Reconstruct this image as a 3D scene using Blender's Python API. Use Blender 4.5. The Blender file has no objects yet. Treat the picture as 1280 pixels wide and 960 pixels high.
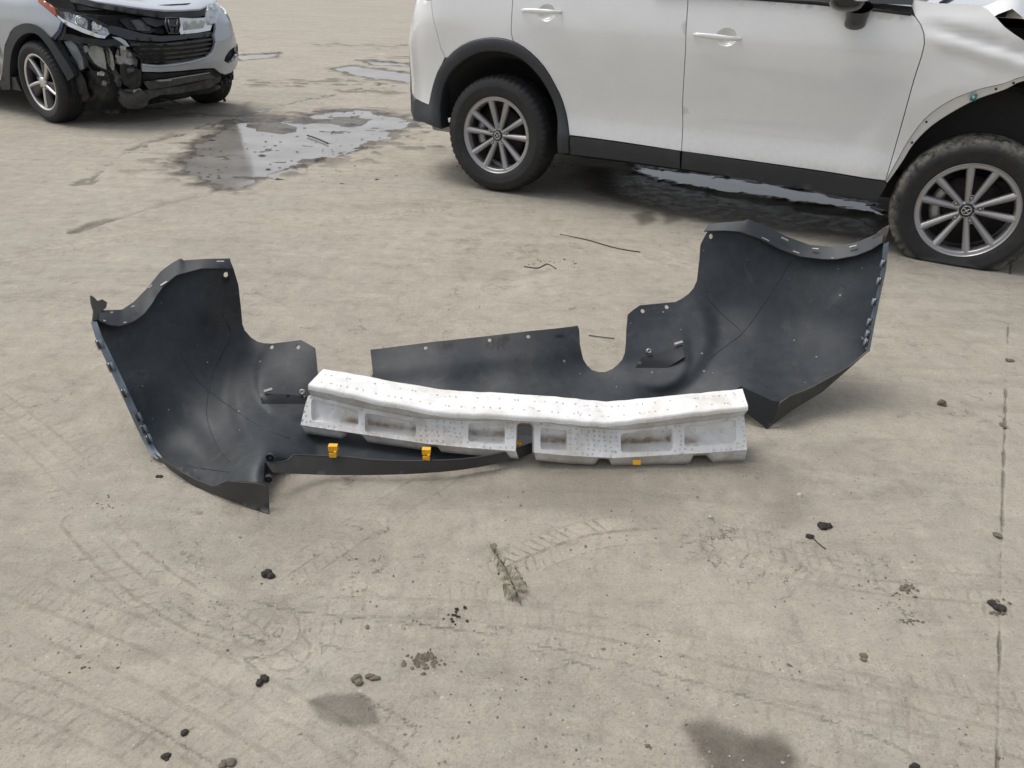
import bpy, bmesh, math, random
import numpy as np
from mathutils import Vector, Matrix
from mathutils.geometry import delaunay_2d_cdt

S = bpy.context.scene
C = bpy.context.collection
R_ = math.radians
random.seed(7)
rng = np.random.default_rng(7)

# ------------------------------------------------------------------ camera, sky, sun, exposure
FOC, PIT, ROL, HGT = 964.757, 0.489489488, 0.0316096036, 1.27284922
cd = bpy.data.cameras.new('camera'); cam = bpy.data.objects.new('camera', cd); C.objects.link(cam)
cd.sensor_width = 36.0; cd.lens = FOC / 1280 * 36; cd.clip_end = 3000; cd.clip_start = 0.02
FW = np.array([0, math.cos(PIT), -math.sin(PIT)]); UP0 = np.array([0, math.sin(PIT), math.cos(PIT)]); RT0 = np.array([1., 0, 0])
RT = math.cos(ROL) * RT0 + math.sin(ROL) * UP0; UP = math.cos(ROL) * UP0 - math.sin(ROL) * RT0
M = Matrix(((RT[0], UP[0], -FW[0], 0), (RT[1], UP[1], -FW[1], 0), (RT[2], UP[2], -FW[2], HGT), (0, 0, 0, 1)))
cam.matrix_world = M
S.camera = cam
S.view_settings.view_transform = 'Standard'; S.view_settings.look = 'None'
S.view_settings.exposure = 0.45; S.view_settings.gamma = 1

SUN_EL, SUN_AZ = 62, -62          # azimuth measured from +Y (the view direction) towards +X
w = bpy.data.worlds.new('World'); S.world = w; w.use_nodes = True
nt = w.node_tree; bg = nt.nodes['Background']
sky = nt.nodes.new('ShaderNodeTexSky'); sky.sky_type = 'NISHITA'; sky.sun_disc = False
sky.sun_elevation = R_(SUN_EL); sky.sun_rotation = R_(SUN_AZ); sky.air_density = 1.0; sky.dust_density = 4.0; sky.ozone_density = 1.0
hs = nt.nodes.new('ShaderNodeHueSaturation'); hs.inputs['Saturation'].default_value = 0.38
nt.links.new(sky.outputs[0], hs.inputs['Color']); nt.links.new(hs.outputs[0], bg.inputs['Color'])
bg.inputs['Strength'].default_value = 0.13
sl = bpy.data.lights.new('sun', 'SUN'); sl.energy = 1.0; sl.angle = R_(32); sl.color = (1, .97, .92)
so = bpy.data.objects.new('sun', sl); C.objects.link(so)
sd = Vector((math.sin(R_(SUN_AZ)) * math.cos(R_(SUN_EL)), math.cos(R_(SUN_AZ)) * math.cos(R_(SUN_EL)), math.sin(R_(SUN_EL))))
so.rotation_euler = sd.to_track_quat('Z', 'Y').to_euler(); so.location = sd * 30

# ------------------------------------------------------------------ helpers
def ray(px, py):
    return RT * (px - 640) / FOC + UP * (480 - py) / FOC + FW
EYE = np.array([0, 0, HGT])
def on_z(px, py, z=0.0):
    d = ray(px, py); return EYE + d * ((z - HGT) / d[2])
def on_y(px, py, y):
    d = ray(px, py); return EYE + d * (y / d[1])

def empty(name, label, cat, loc=(0, 0, 0), rz=0, group=None):
    o = bpy.data.objects.new(name, None); C.objects.link(o); o.empty_display_size = .1
    o.location = loc; o.rotation_euler = (0, 0, rz); o['label'] = label; o['category'] = cat
    if group: o['group'] = group
    return o

def mk(name, v, f, m, parent=None, smooth=True, label=None, recalc=False):
    me = bpy.data.meshes.new(name)
    me.from_pydata([tuple(map(float, p)) for p in v], [], [tuple(map(int, q)) for q in f])
    if recalc:
        bm = bmesh.new(); bm.from_mesh(me); bmesh.ops.recalc_face_normals(bm, faces=bm.faces); bm.to_mesh(me); bm.free()
    if smooth: me.polygons.foreach_set('use_smooth', [True] * len(me.polygons))
    if isinstance(m, (list, tuple)):
        for x in m: me.materials.append(x)
    elif m: me.materials.append(m)
    o = bpy.data.objects.new(name, me); C.objects.link(o)
    if parent: o.parent = parent
    if label: o['label'] = label
    return o

def sharp(o, deg=40):
    me = o.data
    bm = bmesh.new(); bm.from_mesh(me)
    for e in bm.edges:
        if len(e.link_faces) == 2 and e.calc_face_angle(0) > R_(deg): e.smooth = False
    bm.to_mesh(me); bm.free(); return o

class MB:
    def __init__(s): s.v = []; s.f = []
    def add(s, v, f):
        n = len(s.v); s.v += [tuple(map(float, p)) for p in v]; s.f += [tuple(int(i) + n for i in q) for q in f]; return s
    def box(s, c, d, rot=None):
        c = Vector(c); v = []
        for i in (-1, 1):
            for j in (-1, 1):
                for k in (-1, 1):
                    p = Vector((i * d[0] / 2, j * d[1] / 2, k * d[2] / 2))
                    if rot is not None: p = rot @ p
                    v.append(c + p)
        return s.add(v, [(0, 1, 3, 2), (4, 6, 7, 5), (0, 4, 5, 1), (2, 3, 7, 6), (0, 2, 6, 4), (1, 5, 7, 3)])
    def tube(s, pts, r, n=6, closed=False, cap=True):
        pts = [Vector(p) for p in pts]; N = len(pts); base = []
        rr = r if hasattr(r, '__len__') else [r] * N
        for i, p in enumerate(pts):
            a = pts[(i - 1) % N] if (i or closed) else p; b = pts[(i + 1) % N] if (i < N - 1 or closed) else p
            t = (b - a).normalized()
            u = t.cross(Vector((0.13, .31, 1))).normalized(); q = t.cross(u)
            base += [p + (u * math.cos(k * 2 * math.pi / n) + q * math.sin(k * 2 * math.pi / n)) * rr[i] for k in range(n)]
        f = []
        for i in range(N if closed else N - 1):
            j = (i + 1) % N
            for k in range(n): f.append((i * n + k, i * n + (k + 1) % n, j * n + (k + 1) % n, j * n + k))
        if cap and not closed: f += [tuple(range(n))[::-1], tuple((N - 1) * n + k for k in range(n))]
        return s.add(base, f)
    def grid(s, P):           # P[i][j] points
        a = len(P); b = len(P[0]); v = [p for r in P for p in r]
        return s.add(v, [(i * b + j, i * b + j + 1, (i + 1) * b + j + 1, (i + 1) * b + j) for i in range(a - 1) for j in range(b - 1)])
    def lathe(s, prof, n=48, closed=False):    # (r, y) round the Y axis
        m = len(prof); v = [(r * math.cos(2 * math.pi * i / n), y, r * math.sin(2 * math.pi * i / n)) for i in range(n) for r, y in prof]
        f = [(i * m + k, i * m + k + 1, ((i + 1) % n) * m + k + 1, ((i + 1) % n) * m + k) for i in range(n) for k in range(m - 1)]
        return s.add(v, f)
    def build(s, name, m, parent=None, smooth=True, label=None, recalc=False):
        return mk(name, s.v, s.f, m, parent, smooth, label, recalc)

def pip(P, poly):
    x, y = P[:, 0], P[:, 1]; inside = np.zeros(len(P), bool); n = len(poly); j = n - 1
    for i in range(n):
        xi, yi = poly[i]; xj, yj = poly[j]
        c = ((yi > y) != (yj > y)) & (x < (xj - xi) * (y - yi) / ((yj - yi) or 1e-12) + xi)
        inside ^= c; j = i
    return inside
def segdist(P, pts, closed=True):
    """distance of P to a polyline; also the length along it"""
    pts = np.asarray(pts, float); best = np.full(len(P), 1e9); along = np.zeros(len(P)); side = np.zeros(len(P)); L = 0
    n = len(pts)
    for i in range(n if closed else n - 1):
        a = pts[i]; b = pts[(i + 1) % n]; d = b - a; l = np.hypot(*d) + 1e-12
        t = np.clip(((P - a) @ d) / l ** 2, 0, 1); q = P - a - t[:, None] * d; dd = np.hypot(q[:, 0], q[:, 1])
        m = dd < best; best[m] = dd[m]; along[m] = L + t[m] * l; side[m] = np.sign(d[0] * q[m, 1] - d[1] * q[m, 0]); L += l
    return best, along, side
def resample(poly, step, closed=True):
    out = []; n = len(poly)
    for i in range(n if closed else n - 1):
        a = np.array(poly[i], float); b = np.array(poly[(i + 1) % n], float); k = max(1, int(round(np.hypot(*(b - a)) / step)))
        out += [tuple(a + (b - a) * t / k) for t in range(k)]
    if not closed: out.append(tuple(poly[-1]))
    return out
def catmull(pts, n=6, closed=False):
    pts = [np.array(p, float) for p in pts]; N = len(pts); out = []
    for i in range(N if closed else N - 1):
        p1, p2 = pts[i], pts[(i + 1) % N]
        p0 = pts[(i - 1) % N] if (closed or i) else p1; p3 = pts[(i + 2) % N] if (closed or i < N - 2) else p2
        for k in range(n):
            t = k / n; out.append(.5 * (2 * p1 + (p2 - p0) * t + (2 * p0 - 5 * p1 + 4 * p2 - p3) * t * t + (3 * p1 - p0 - 3 * p2 + p3) * t ** 3))
    if not closed: out.append(pts[-1])
    return [tuple(p) for p in out]
def tri2d(outline, holes=(), step=.03, keep=.55):
    """triangulate a 2-D outline with an inner grid; returns pts, tris, number of outline points"""
    o = resample(outline, step); loops = [o] + [resample(h, step * .7) for h in holes]
    P = [p for l in loops for p in l]; E = []; n0 = 0
    for l in loops:
        E += [(n0 + i, n0 + (i + 1) % len(l)) for i in range(len(l))]; n0 += len(l)
    A = np.array(o); lo, hi = A.min(0), A.max(0)
    gx = np.arange(lo[0] + step / 2, hi[0], step); gy = np.arange(lo[1] + step / 2, hi[1], step)
    G = np.array([(x + (step / 2 if j % 2 else 0), y) for j, y in enumerate(gy) for x in gx]).reshape(-1, 2)
    if len(G):
        m = pip(G, o) & (segdist(G, o)[0] > step * keep)
        for l in loops[1:]: m &= ~pip(G, l) & (segdist(G, l)[0] > step * keep)
        P = P + [tuple(g) for g in G[m]]
    r = delaunay_2d_cdt([Vector(p) for p in P], E, [], 0, 1e-9)
    V = np.array([tuple(p) for p in r[0]]); T = np.array([t for t in r[2] if len(t) == 3])
    c = V[T].mean(1); k = pip(c, o)
    for l in loops[1:]: k &= ~pip(c, l)
    return V, T[k]
def border(T):
    cnt = {}
    for t in T:
        for a, b in ((t[0], t[1]), (t[1], t[2]), (t[2], t[0])): cnt[(a, b)] = 1
    return [(a, b) for (a, b) in cnt if (b, a) not in cnt]
def vnorm(P, T):
    n = np.cross(P[T[:, 1]] - P[T[:, 0]], P[T[:, 2]] - P[T[:, 0]]); N = np.zeros_like(P)
    for k in range(3): np.add.at(N, T[:, k], n)
    return N / (np.linalg.norm(N, axis=1)[:, None] + 1e-12)
def sheet(name, outline, fmap, m, parent=None, holes=(), step=.03, skirt=.02, face=None, back=False, label=None, rim=None):
    """curved sheet with thickness: fmap takes (N,2) -> (N,3); face = rough outward direction"""
    V, T = tri2d(outline, holes, step); P = fmap(V); N = vnorm(P, T)
    if face is not None and (N.mean(0) @ np.array(face)) < 0: T = T[:, ::-1]; N = -N
    B = border(T); v = [tuple(p) for p in P]; f = [tuple(t) for t in T]; idx = {}
    for a, b in B:
        for q in (a, b):
            if q not in idx:
                idx[q] = len(v); v.append(tuple(P[q])); v.append(tuple(P[q] - N[q] * skirt))
        f.append((idx[b], idx[a], idx[a] + 1, idx[b] + 1))
    if back:
        n = len(v); v += [tuple(p) for p in P - N * skirt]; f += [(n + t[0], n + t[2], n + t[1]) for t in T]
    return mk(name, v, f, m, parent, True, label)

# -------- value noise
def hash2(i, j, s):
    h = (i.astype(np.int64) * 374761393 + j.astype(np.int64) * 668265263 + s * 974711) & 0x7fffffff
    h = (h ^ (h >> 13)) * 1274126177 & 0x7fffffff
    return ((h ^ (h >> 16)) & 0xffff) / 65535.0
def vnoise(x, y, s=0):
    i = np.floor(x); j = np.floor(y); u = x - i; v = y - j; u = u * u * (3 - 2 * u); v = v * v * (3 - 2 * v)
    a = hash2(i, j, s); b = hash2(i + 1, j, s); c = hash2(i, j + 1, s); d = hash2(i + 1, j + 1, s)
    return (a * (1 - u) + b * u) * (1 - v) + (c * (1 - u) + d * u) * v
def fbm(x, y, o=4, s=0):
    r = 0; a = .5; t = 0
    for k in range(o): r = r + a * vnoise(x * 2 ** k + 17.3 * k, y * 2 ** k - 9.1 * k, s + k); t += a; a *= .5
    return r / t
def sstep(a, b, x):
    t = np.clip((x - a) / (b - a), 0, 1); return t * t * (3 - 2 * t)

# -------- materials
class NT:
    def __init__(s, name):
        s.m = bpy.data.materials.new(name); s.m.use_nodes = True; s.t = s.m.node_tree; s.b = s.t.nodes['Principled BSDF']
    def n(s, typ, **kw):
        x = s.t.nodes.new('ShaderNode' + typ)
        for k, v in kw.items():
            if k in x.inputs: x.inputs[k].default_value = v
            else: setattr(x, k, v)
        return x
    def l(s, a, b): s.t.links.new(a, b)
    def set(s, **kw):
        for k, v in kw.items(): s.b.inputs[k.replace('_', ' ')].default_value = v
        return s
    def coord(s): return s.n('TexCoord').outputs['Object']
    def noise(s, scale, detail=3, rough=.5, vec=None, dist=0):
        x = s.n('TexNoise', Scale=scale, Detail=detail, Roughness=rough, Distortion=dist); s.l(vec or s.coord(), x.inputs['Vector']); return x.outputs['Fac']
    def ramp(s, fac, stops):
        r = s.n('ValToRGB'); e = r.color_ramp.elements
        while len(e) < len(stops): e.new(.5)
        for q, (p, c) in zip(e, stops): q.position = p; q.color = (*c, 1) if hasattr(c, '__len__') else (c, c, c, 1)
        s.l(fac, r.inputs[0]); return r.outputs[0]
    def mix(s, a, b, fac, typ='MIX'):
        x = s.n('MixRGB', blend_type=typ)
        for i, q in ((1, a), (2, b), (0, fac)):
            if hasattr(q, 'links'): s.l(q, x.inputs[i])
            elif i == 0: x.inputs[0].default_value = q
            else: x.inputs[i].default_value = (*q, 1) if hasattr(q, '__len__') else (q, q, q, 1)
        return x.outputs[0]
    def math(s, op, a, b=0):
        x = s.n('Math', operation=op)
        for i, q in enumerate((a, b)):
            if hasattr(q, 'links'): s.l(q, x.inputs[i])
            else: x.inputs[i].default_value = q
        return x.outputs[0]
    def bump(s, h, strength=.3, dist=.002):
        b = s.n('Bump', Strength=strength, Distance=dist); s.l(h, b.inputs['Height']); s.l(b.outputs[0], s.b.inputs['Normal']); return b
    def col(s, c): s.l(c, s.b.inputs['Base Color'])
    def rough(s, c): s.l(c, s.b.inputs['Roughness'])
def simple(name, c, rough=.5, metal=0, var=.15, scale=20, bump=0, bscale=300, bdist=.0005, dust=None, dscale=6, coat=0, spec=.5):
    t = NT(name); t.set(Roughness=rough, Metallic=metal, Coat_Weight=coat, Coat_Roughness=.06, Specular_IOR_Level=spec)
    n = t.noise(scale, 5, .6)
    c0 = t.ramp(n, [(.25, [x * (1 - var) for x in c]), (.75, [min(1, x * (1 + var)) for x in c])])
    if dust:
        d = t.noise(dscale, 6, .65, dist=.4); k = t.ramp(d, [(dust[1], 0), (dust[1] + .25, 1)])
        k = t.math('MULTIPLY', k, dust[2]); c0 = t.mix(c0, dust[0], k)
        t.rough(t.math('ADD', t.math('MULTIPLY', k, .35), rough))
    t.col(c0)
    if bump: t.bump(t.noise(bscale, 2), bump, bdist)
    return t.m
DUST = (.30, .27, .22)
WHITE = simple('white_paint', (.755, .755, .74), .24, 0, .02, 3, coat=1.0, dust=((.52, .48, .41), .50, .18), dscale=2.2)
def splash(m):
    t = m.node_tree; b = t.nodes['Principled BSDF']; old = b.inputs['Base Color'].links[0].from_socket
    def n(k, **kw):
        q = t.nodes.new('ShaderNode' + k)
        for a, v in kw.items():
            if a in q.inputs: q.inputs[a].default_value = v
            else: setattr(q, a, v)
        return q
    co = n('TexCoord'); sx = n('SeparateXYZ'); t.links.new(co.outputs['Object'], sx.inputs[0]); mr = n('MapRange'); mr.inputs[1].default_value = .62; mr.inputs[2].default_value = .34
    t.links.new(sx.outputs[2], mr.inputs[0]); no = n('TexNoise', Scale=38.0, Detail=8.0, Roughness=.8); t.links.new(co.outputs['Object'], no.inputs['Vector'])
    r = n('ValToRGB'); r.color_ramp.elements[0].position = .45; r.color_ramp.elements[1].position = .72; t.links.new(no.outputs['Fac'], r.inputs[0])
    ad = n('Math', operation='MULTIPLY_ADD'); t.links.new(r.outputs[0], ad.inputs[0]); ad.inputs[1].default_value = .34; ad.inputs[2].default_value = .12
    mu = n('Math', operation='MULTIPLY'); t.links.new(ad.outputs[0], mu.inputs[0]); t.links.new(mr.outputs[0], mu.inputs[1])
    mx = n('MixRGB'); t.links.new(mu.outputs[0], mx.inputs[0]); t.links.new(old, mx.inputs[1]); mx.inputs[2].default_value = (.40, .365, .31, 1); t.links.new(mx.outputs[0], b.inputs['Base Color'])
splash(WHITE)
CLAD = simple('grey_cladding', (.030, .034, .040), .48, 0, .1, 15, .12, 900, dust=(DUST, .55, .10))
BLACK = simple('black_plastic', (.012, .013, .015), .45, 0, .2, 15)
GLOSSBLK = simple('gloss_black', (.012, .013, .015), .12, 0, .1, 15, coat=.5)
DARKWELL = simple('wheel_liner_felt', (.012, .012, .012), .85, 0, .3, 30, .4, 200, .002)
TYRE = simple('tyre_rubber', (.016, .0165, .017), .62, 0, .2, 25, .15, 400, dust=((.16, .145, .12), .52, .16), dscale=9)
MUDTYRE0 = simple('muddy_rubber', (.018, .018, .018), .65, 0, .2, 25, .2, 300, dust=((.42, .39, .33), .47, .75), dscale=14)
mt_ = NT('flat_muddy_tyre'); mt_.set(Roughness=.68)
_co = mt_.coord(); _s = mt_.n('SeparateXYZ'); mt_.l(_co, _s.inputs[0])
_r = mt_.math('SQRT', mt_.math('ADD', mt_.math('POWER', _s.outputs[0], 2), mt_.math('POWER', _s.outputs[2], 2)))
_w = mt_.math('MULTIPLY', mt_.ramp(_r, [(.305, 0), (.345, 1)]), mt_.ramp(mt_.noise(17, 6, .7, None, .6), [(.38, 0), (.58, 1)]))
mt_.col(mt_.mix(mt_.ramp(mt_.noise(25, 4), [(.3, .013), (.7, .024)]), (.30, .275, .23), mt_.math('MULTIPLY', _w, .68))); mt_.bump(mt_.noise(120, 3), .25, .002); MUDTYRE = mt_.m
ALLOY = simple('grey_alloy', (.40, .39, .39), .33, .7, .04, 4)
BRIGHT = simple('machined_alloy', (.72, .70, .68), .28, .85, .05, 10)
DALLOY = simple('dark_alloy', (.06, .06, .065), .4, .5, .1, 10)
RUST = simple('rusty_steel', (.045, .034, .03), .7, .4, .4, 40)
STEEL = simple('steel', (.35, .34, .33), .42, .7, .2, 40)
GLASS = simple('tinted_glass', (.015, .018, .02), .05, 0, .05, 3, coat=.3)
SILVER = simple('silver_paint', (.42, .445, .48), .30, .45, .04, 4, coat=.7, dust=((.42, .40, .36), .5, .22), dscale=3)
CHROME = simple('chrome', (.75, .75, .74), .18, .9, .05, 10, dust=((.35, .33, .3), .5, .4), dscale=10)
LENS = simple('lamp_lens', (.50, .53, .55), .10, .35, .3, 25, coat=.8)
LAMPIN = simple('lamp_reflector', (.42, .44, .46), .18, .6, .5, 30, coat=.8)
ORANGE = simple('orange_reflector', (.36, .085, .03), .2, 0, .15, 30, coat=.5)
TEAL = simple('teal_clip', (.02, .18, .19), .4, 0, .1, 30)
YELLOW = simple('yellow_clip', (.80, .42, .015), .4, 0, .08, 60)
MILKY = simple('milky_tank', (.42, .44, .40), .45, 0, .18, 20, dust=((.12, .11, .10), .5, .6), dscale=18)
GREYPL = simple('dirty_grey_plastic', (.075, .075, .072), .6, 0, .35, 25, .3, 120, .002, dust=(DUST, .5, .3), dscale=12)
CLIPW = simple('pale_metal_clip', (.45, .44, .41), .4, .4, .25, 90)
FENDIN = simple('blue_grey_panel', (.20, .22, .25), .4, .3, .2, 20, dust=(DUST, .5, .3))

# ------------------------------------------------------------------ ground
def G2(*px): return [tuple(on_z(*p)[:2]) for p in px]
def ground_arrays():
    ys = [-60, -8, -1, .1, .45]; y = .45
    while y < 16: y += .0034 * (y + .75); ys.append(y)
    while y < 1500: y *= 1.12; ys.append(y)
    us = np.concatenate([[-9, -3, -1.6, -1.15, -.95, -.85, -.8], np.linspace(-.76, .76, 760), [.8, .85, .95, 1.15, 1.6, 3, 9]])
    ys = np.array(ys); X = us[None, :] * np.maximum(ys + .5, .9)[:, None]
    X[:, 0] = -1500; X[:, -1] = 1500
    Y = np.repeat(ys[:, None], len(us), 1)
    return X, Y
GX, GY = ground_arrays(); gsh = GX.shape
gp = np.stack([GX.ravel(), GY.ravel()], 1); x, y = gp[:, 0], gp[:, 1]
near = (y < 16.5) & (y > .2) & (np.abs(x) < 14)
TA = np.zeros(len(x)); TE = np.zeros(len(x)); TW = np.zeros(len(x)); JD = np.full(len(x), .2)
z = np.zeros(len(x)); wet_shade = np.zeros(len(x)); track = np.full(len(x), .5); crk = np.zeros(len(x))
xn, yn, pn = x[near], y[near], gp[near]
warp = (fbm(xn * 5, yn * 5, 4, 3) - .5)
fine = fbm(xn * 22, yn * 22, 4, 11) - .5
zn = (fbm(xn * 1.3, yn * 1.3, 3, 1) - .5) * .012 + warp * .006 + fine * .0028
tan_ = np.zeros(len(xn)); ten = np.zeros(len(xn)); twn = np.zeros(len(xn)); jdn = np.full(len(xn), .2)
wn = np.zeros(len(xn)); tn = np.full(len(xn), .5); cn = np.zeros(len(xn))
# water hollows
def hollow(px, depth, soft, rag=.12, s=0):
    poly = G2(*px); d, _, _ = segdist(pn, poly); d = np.where(pip(pn, poly), d, -d) + warp * rag * 2 + fine * rag * .6
    global zn, wn, cn
    d = d + (fbm(xn * 9, yn * 9, 4, 31) - .5) * soft * 1.1
    k = sstep(-soft * .3, soft, d); zn = zn * (1 - .6 * k) - depth * k; wn = np.maximum(wn, sstep(-.12, .02, d)); bd = np.exp(-((d + .03) / (soft * 1.1)) ** 2) * sstep(.50, .60, fbm(xn * 7, yn * 11, 5, 33)); cn = np.maximum(cn, bd * .75); zn = zn + .014 * bd * fbm(xn * 30, yn * 30, 2, 34)
def isle(px, h, soft=.08):
    poly = G2(*px); d, _, _ = segdist(pn, poly); d = np.where(pip(pn, poly), d, -d) + warp * .1
    global zn
    zn = zn + h * sstep(-soft, soft * .6, d)
hollow([(262, 166), (300, 150), (345, 152), (375, 150), (394, 144), (417, 138), (459, 137), (507, 147), (513, 158), (490, 170), (477, 175), (450, 186), (420, 196), (388, 202), (346, 214), (308, 226), (278, 235), (258, 229), (228, 203), (236, 190)], .016, .12)
isle([(314, 154), (340, 152), (372, 158), (352, 166), (320, 163)], .020)
isle([(375, 150), (430, 148), (462, 149), (452, 157), (420, 155)], .020)
hollow([(417, 86), (435, 81), (512, 91), (530, 96), (525, 104), (477, 99), (441, 94)], .014, .10)
hollow([(446, 75), (512, 79), (512, 83), (470, 81)], .012, .06)
hollow([(294, 69), (346, 66), (340, 72), (300, 76)], .012, .06)
hollow([(790, 204), (860, 214), (960, 228), (1105, 256), (1110, 269), (1010, 252), (920, 240), (850, 230), (800, 217)], .016, .10, .06)
def blot(px, v, soft=.05, rag=.06):
    poly = G2(*px); d, _, _ = segdist(pn, poly); d = np.where(pip(pn, poly), d, -d) + warp * rag * 2 + fine * rag * .7
    global wn
    wn = np.maximum(wn, v * sstep(-soft, soft, d))
blot([(722, 205), (800, 216), (900, 243), (1010, 262), (1105, 276), (1105, 300), (1000, 292), (900, 280), (810, 262), (740, 236)], .95, .10, .10)
blot([(788, 268), (815, 264), (822, 276), (800, 282)], .8, .03, .03)
blot([(825, 262), (850, 262), (852, 276), (832, 280)], .7, .03, .03)
blot([(850, 905), (862, 897), (885, 897), (915, 908), (940, 917), (968, 916), (985, 928), (1000, 950), (992, 975), (930, 990), (890, 968), (866, 940)], .82, .018, .018)
blot([(386, 876), (410, 866), (455, 866), (470, 885), (478, 905), (440, 908), (405, 896)], .66, .008, .016)
blot([(300, 130), (312, 128), (318, 143), (302, 145)], .6, .05, .05)
blot([(188, 177), (215, 166), (222, 170), (198, 178)], .55, .05, .05)
blot([(440, 604), (640, 590), (760, 590), (930, 580), (985, 590), (970, 640), (830, 645), (700, 635), (560, 640), (470, 650)], .42, .14, .22)  # soft shadow of bumper and foam, painted into the ground through the wet mask
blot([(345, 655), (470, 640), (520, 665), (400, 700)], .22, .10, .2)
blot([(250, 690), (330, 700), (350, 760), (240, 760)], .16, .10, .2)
# slab joints and long cracks
def groove(px, wd, dp, jag=.02, dark=1.0, k=25):
    pl = resample(G2(*px), .05, False); d, a, _ = segdist(pn, pl, False)
    d = np.abs(d + (vnoise(xn * k, yn * k, 5) - .5) * jag + (vnoise(xn * k * 3, yn * k * 3, 6) - .5) * jag * .4); q = 1 - sstep(wd * .5, wd * 1.6, d)
    gap = sstep(.30, .6, vnoise(a * 5, a * 0 + 2, 9))
    global zn, jdn
    zn = zn - dp * q * (.4 + .6 * gap); jdn = np.minimum(jdn, d / wd * .01 + .012 * (1 - gap) * (1.3 - dark))
groove([(1263, 322), (1258, 480), (1252, 700), (1247, 965)], .0034, .0035, .006, .45)
groove([(1263, 322), (1266, 300)], .01, .008, .01, .8)
groove([(90, 290), (198, 258), (278, 236), (388, 205), (470, 180), (560, 160)], .022, .012, .07, .6, 9)
groove([(102, 232), (125, 215), (150, 195), (190, 177), (220, 170), (265, 155), (316, 142), (358, 131), (394, 123), (480, 104)], .024, .012, .11, .7, 8)
groove([(120, 18), (300, 20), (420, 12), (470, 4)], .10, .02, .3, .6, 5)
groove([(410, 50), (440, 46), (480, 43)], .05, .02, .2, .6, 5)
far_ = sstep(3.2, 4.2, yn) * sstep(.57, .64, fbm(xn * 4.5, yn * 8, 6, 51)) * sstep(.48, .62, fbm(xn * .6, yn * .9, 3, 52)); cn = np.maximum(cn, far_ * .55); zn = zn + far_ * .010
# tyre tracks pressed in the dried mud
def tyre_track(px, wd, amp, ribs=5, lug=.03, s=0, chev=1.0, slick=.5):
    pl = catmull(G2(*px), 8); d, a, sd_ = segdist(pn, pl, False); e = d * sd_ / wd      # -1..1 across
    w_ = (1 - sstep(.85, 1.05, np.abs(e))) * sstep(.30, .60, fbm(a * 1.4 + s, e * .6 + s, 3, 40 + s))
    global zn, tan_, ten, twn
    zn = zn - .35 * amp * w_ + amp * .35 * np.cos(e * ribs * math.pi) * w_
    w_ = w_ * (1 - sstep(.02, .2, twn)); m = (np.abs(e) < 1.25) & (w_ >= twn)
    tan_ = np.where(m, a / lug + chev * np.abs(e), tan_); ten = np.where(m, e * ribs * .5, ten); twn = np.where(m, w_ * (1 if slick < .5 else .55), twn)
tyre_track([(105, 650), (165, 710), (250, 765), (330, 790)], .075, .0022, 3, .034, 1, 1.2, .2)
tyre_track([(215, 705), (255, 735), (330, 790), (360, 815)], .07, .0022, 3, .030, 2, 1.0, .1)
tyre_track([(-60, 720), (150, 800), (350, 900), (500, 1000)], .13, .0022, 4, .03, 3, .8, .75)
tyre_track([(-60, 830), (120, 890), (280, 980)], .11, .0022, 4, .03, 7, .8, .75)
tyre_track([(170, 785), (340, 812), (620, 850), (940, 935), (1100, 990)], .12, .0020, 4, .03, 4, .6, .7)
tyre_track([(400, 770), (640, 780), (900, 830), (1200, 900), (1350, 940)], .12, .0019, 4, .028, 5, .6, .6)
tyre_track([(640, 705), (740, 668), (850, 660)], .06, .0018, 2, .025, 6, 1, .3)
tyre_track([(360, 720), (480, 640), (560, 590)], .07, .0016, 3, .03, 8, 1, .5)
tyre_track([(520, 330), (700, 300), (860, 330)], .12, .0022, 4, .04, 9, 1, .6)
tyre_track([(-40, 330), (150, 300), (420, 270), (620, 250)], .13, .003, 4, .04, 10, 1, .6)
tyre_track([(-40, 480), (60, 560), (140, 640)], .10, .002, 4, .035, 11, 1, .5)
tyre_track([(900, 680), (1060, 720), (1280, 740)], .10, .0018, 4, .03, 12, 1, .6)
# worn hollows round the bumper's shade and trodden patches
z[near] = zn; wet_shade[near] = wn; track[near] = tn; TA[near] = tan_; TE[near] = ten; TW[near] = twn; JD[near] = jdn; crk[near] = cn
wet_shade[~near] = 0
gv = np.stack([x, y, z], 1).astype(np.float32)
nr, nc = gsh; ii = np.arange(nr * nc).reshape(nr, nc)
gf = np.stack([ii[:-1, :-1], ii[:-1, 1:], ii[1:, 1:], ii[1:, :-1]], -1).reshape(-1, 4).astype(np.int32)
me = bpy.data.meshes.new('ground'); me.vertices.add(len(gv)); me.vertices.foreach_set('co', gv.ravel())
me.loops.add(gf.size); me.loops.foreach_set('vertex_index', gf.ravel())
me.polygons.add(len(gf)); me.polygons.foreach_set('loop_start', np.arange(0, gf.size, 4, dtype=np.int32))
me.polygons.foreach_set('use_smooth', np.ones(len(gf), bool)); me.update(calc_edges=True)
for nm, arr in (('wet_shade', wet_shade), ('track', track), ('crk', crk), ('ta', TA), ('te', TE), ('tw', TW), ('jd', JD)):
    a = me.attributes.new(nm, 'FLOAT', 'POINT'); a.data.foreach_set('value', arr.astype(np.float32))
ground = bpy.data.objects.new('ground', me); C.objects.link(ground); ground['kind'] = 'structure'
ground['label'] = 'dusty beige concrete yard with dried mud, cracks and tyre marks'

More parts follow.
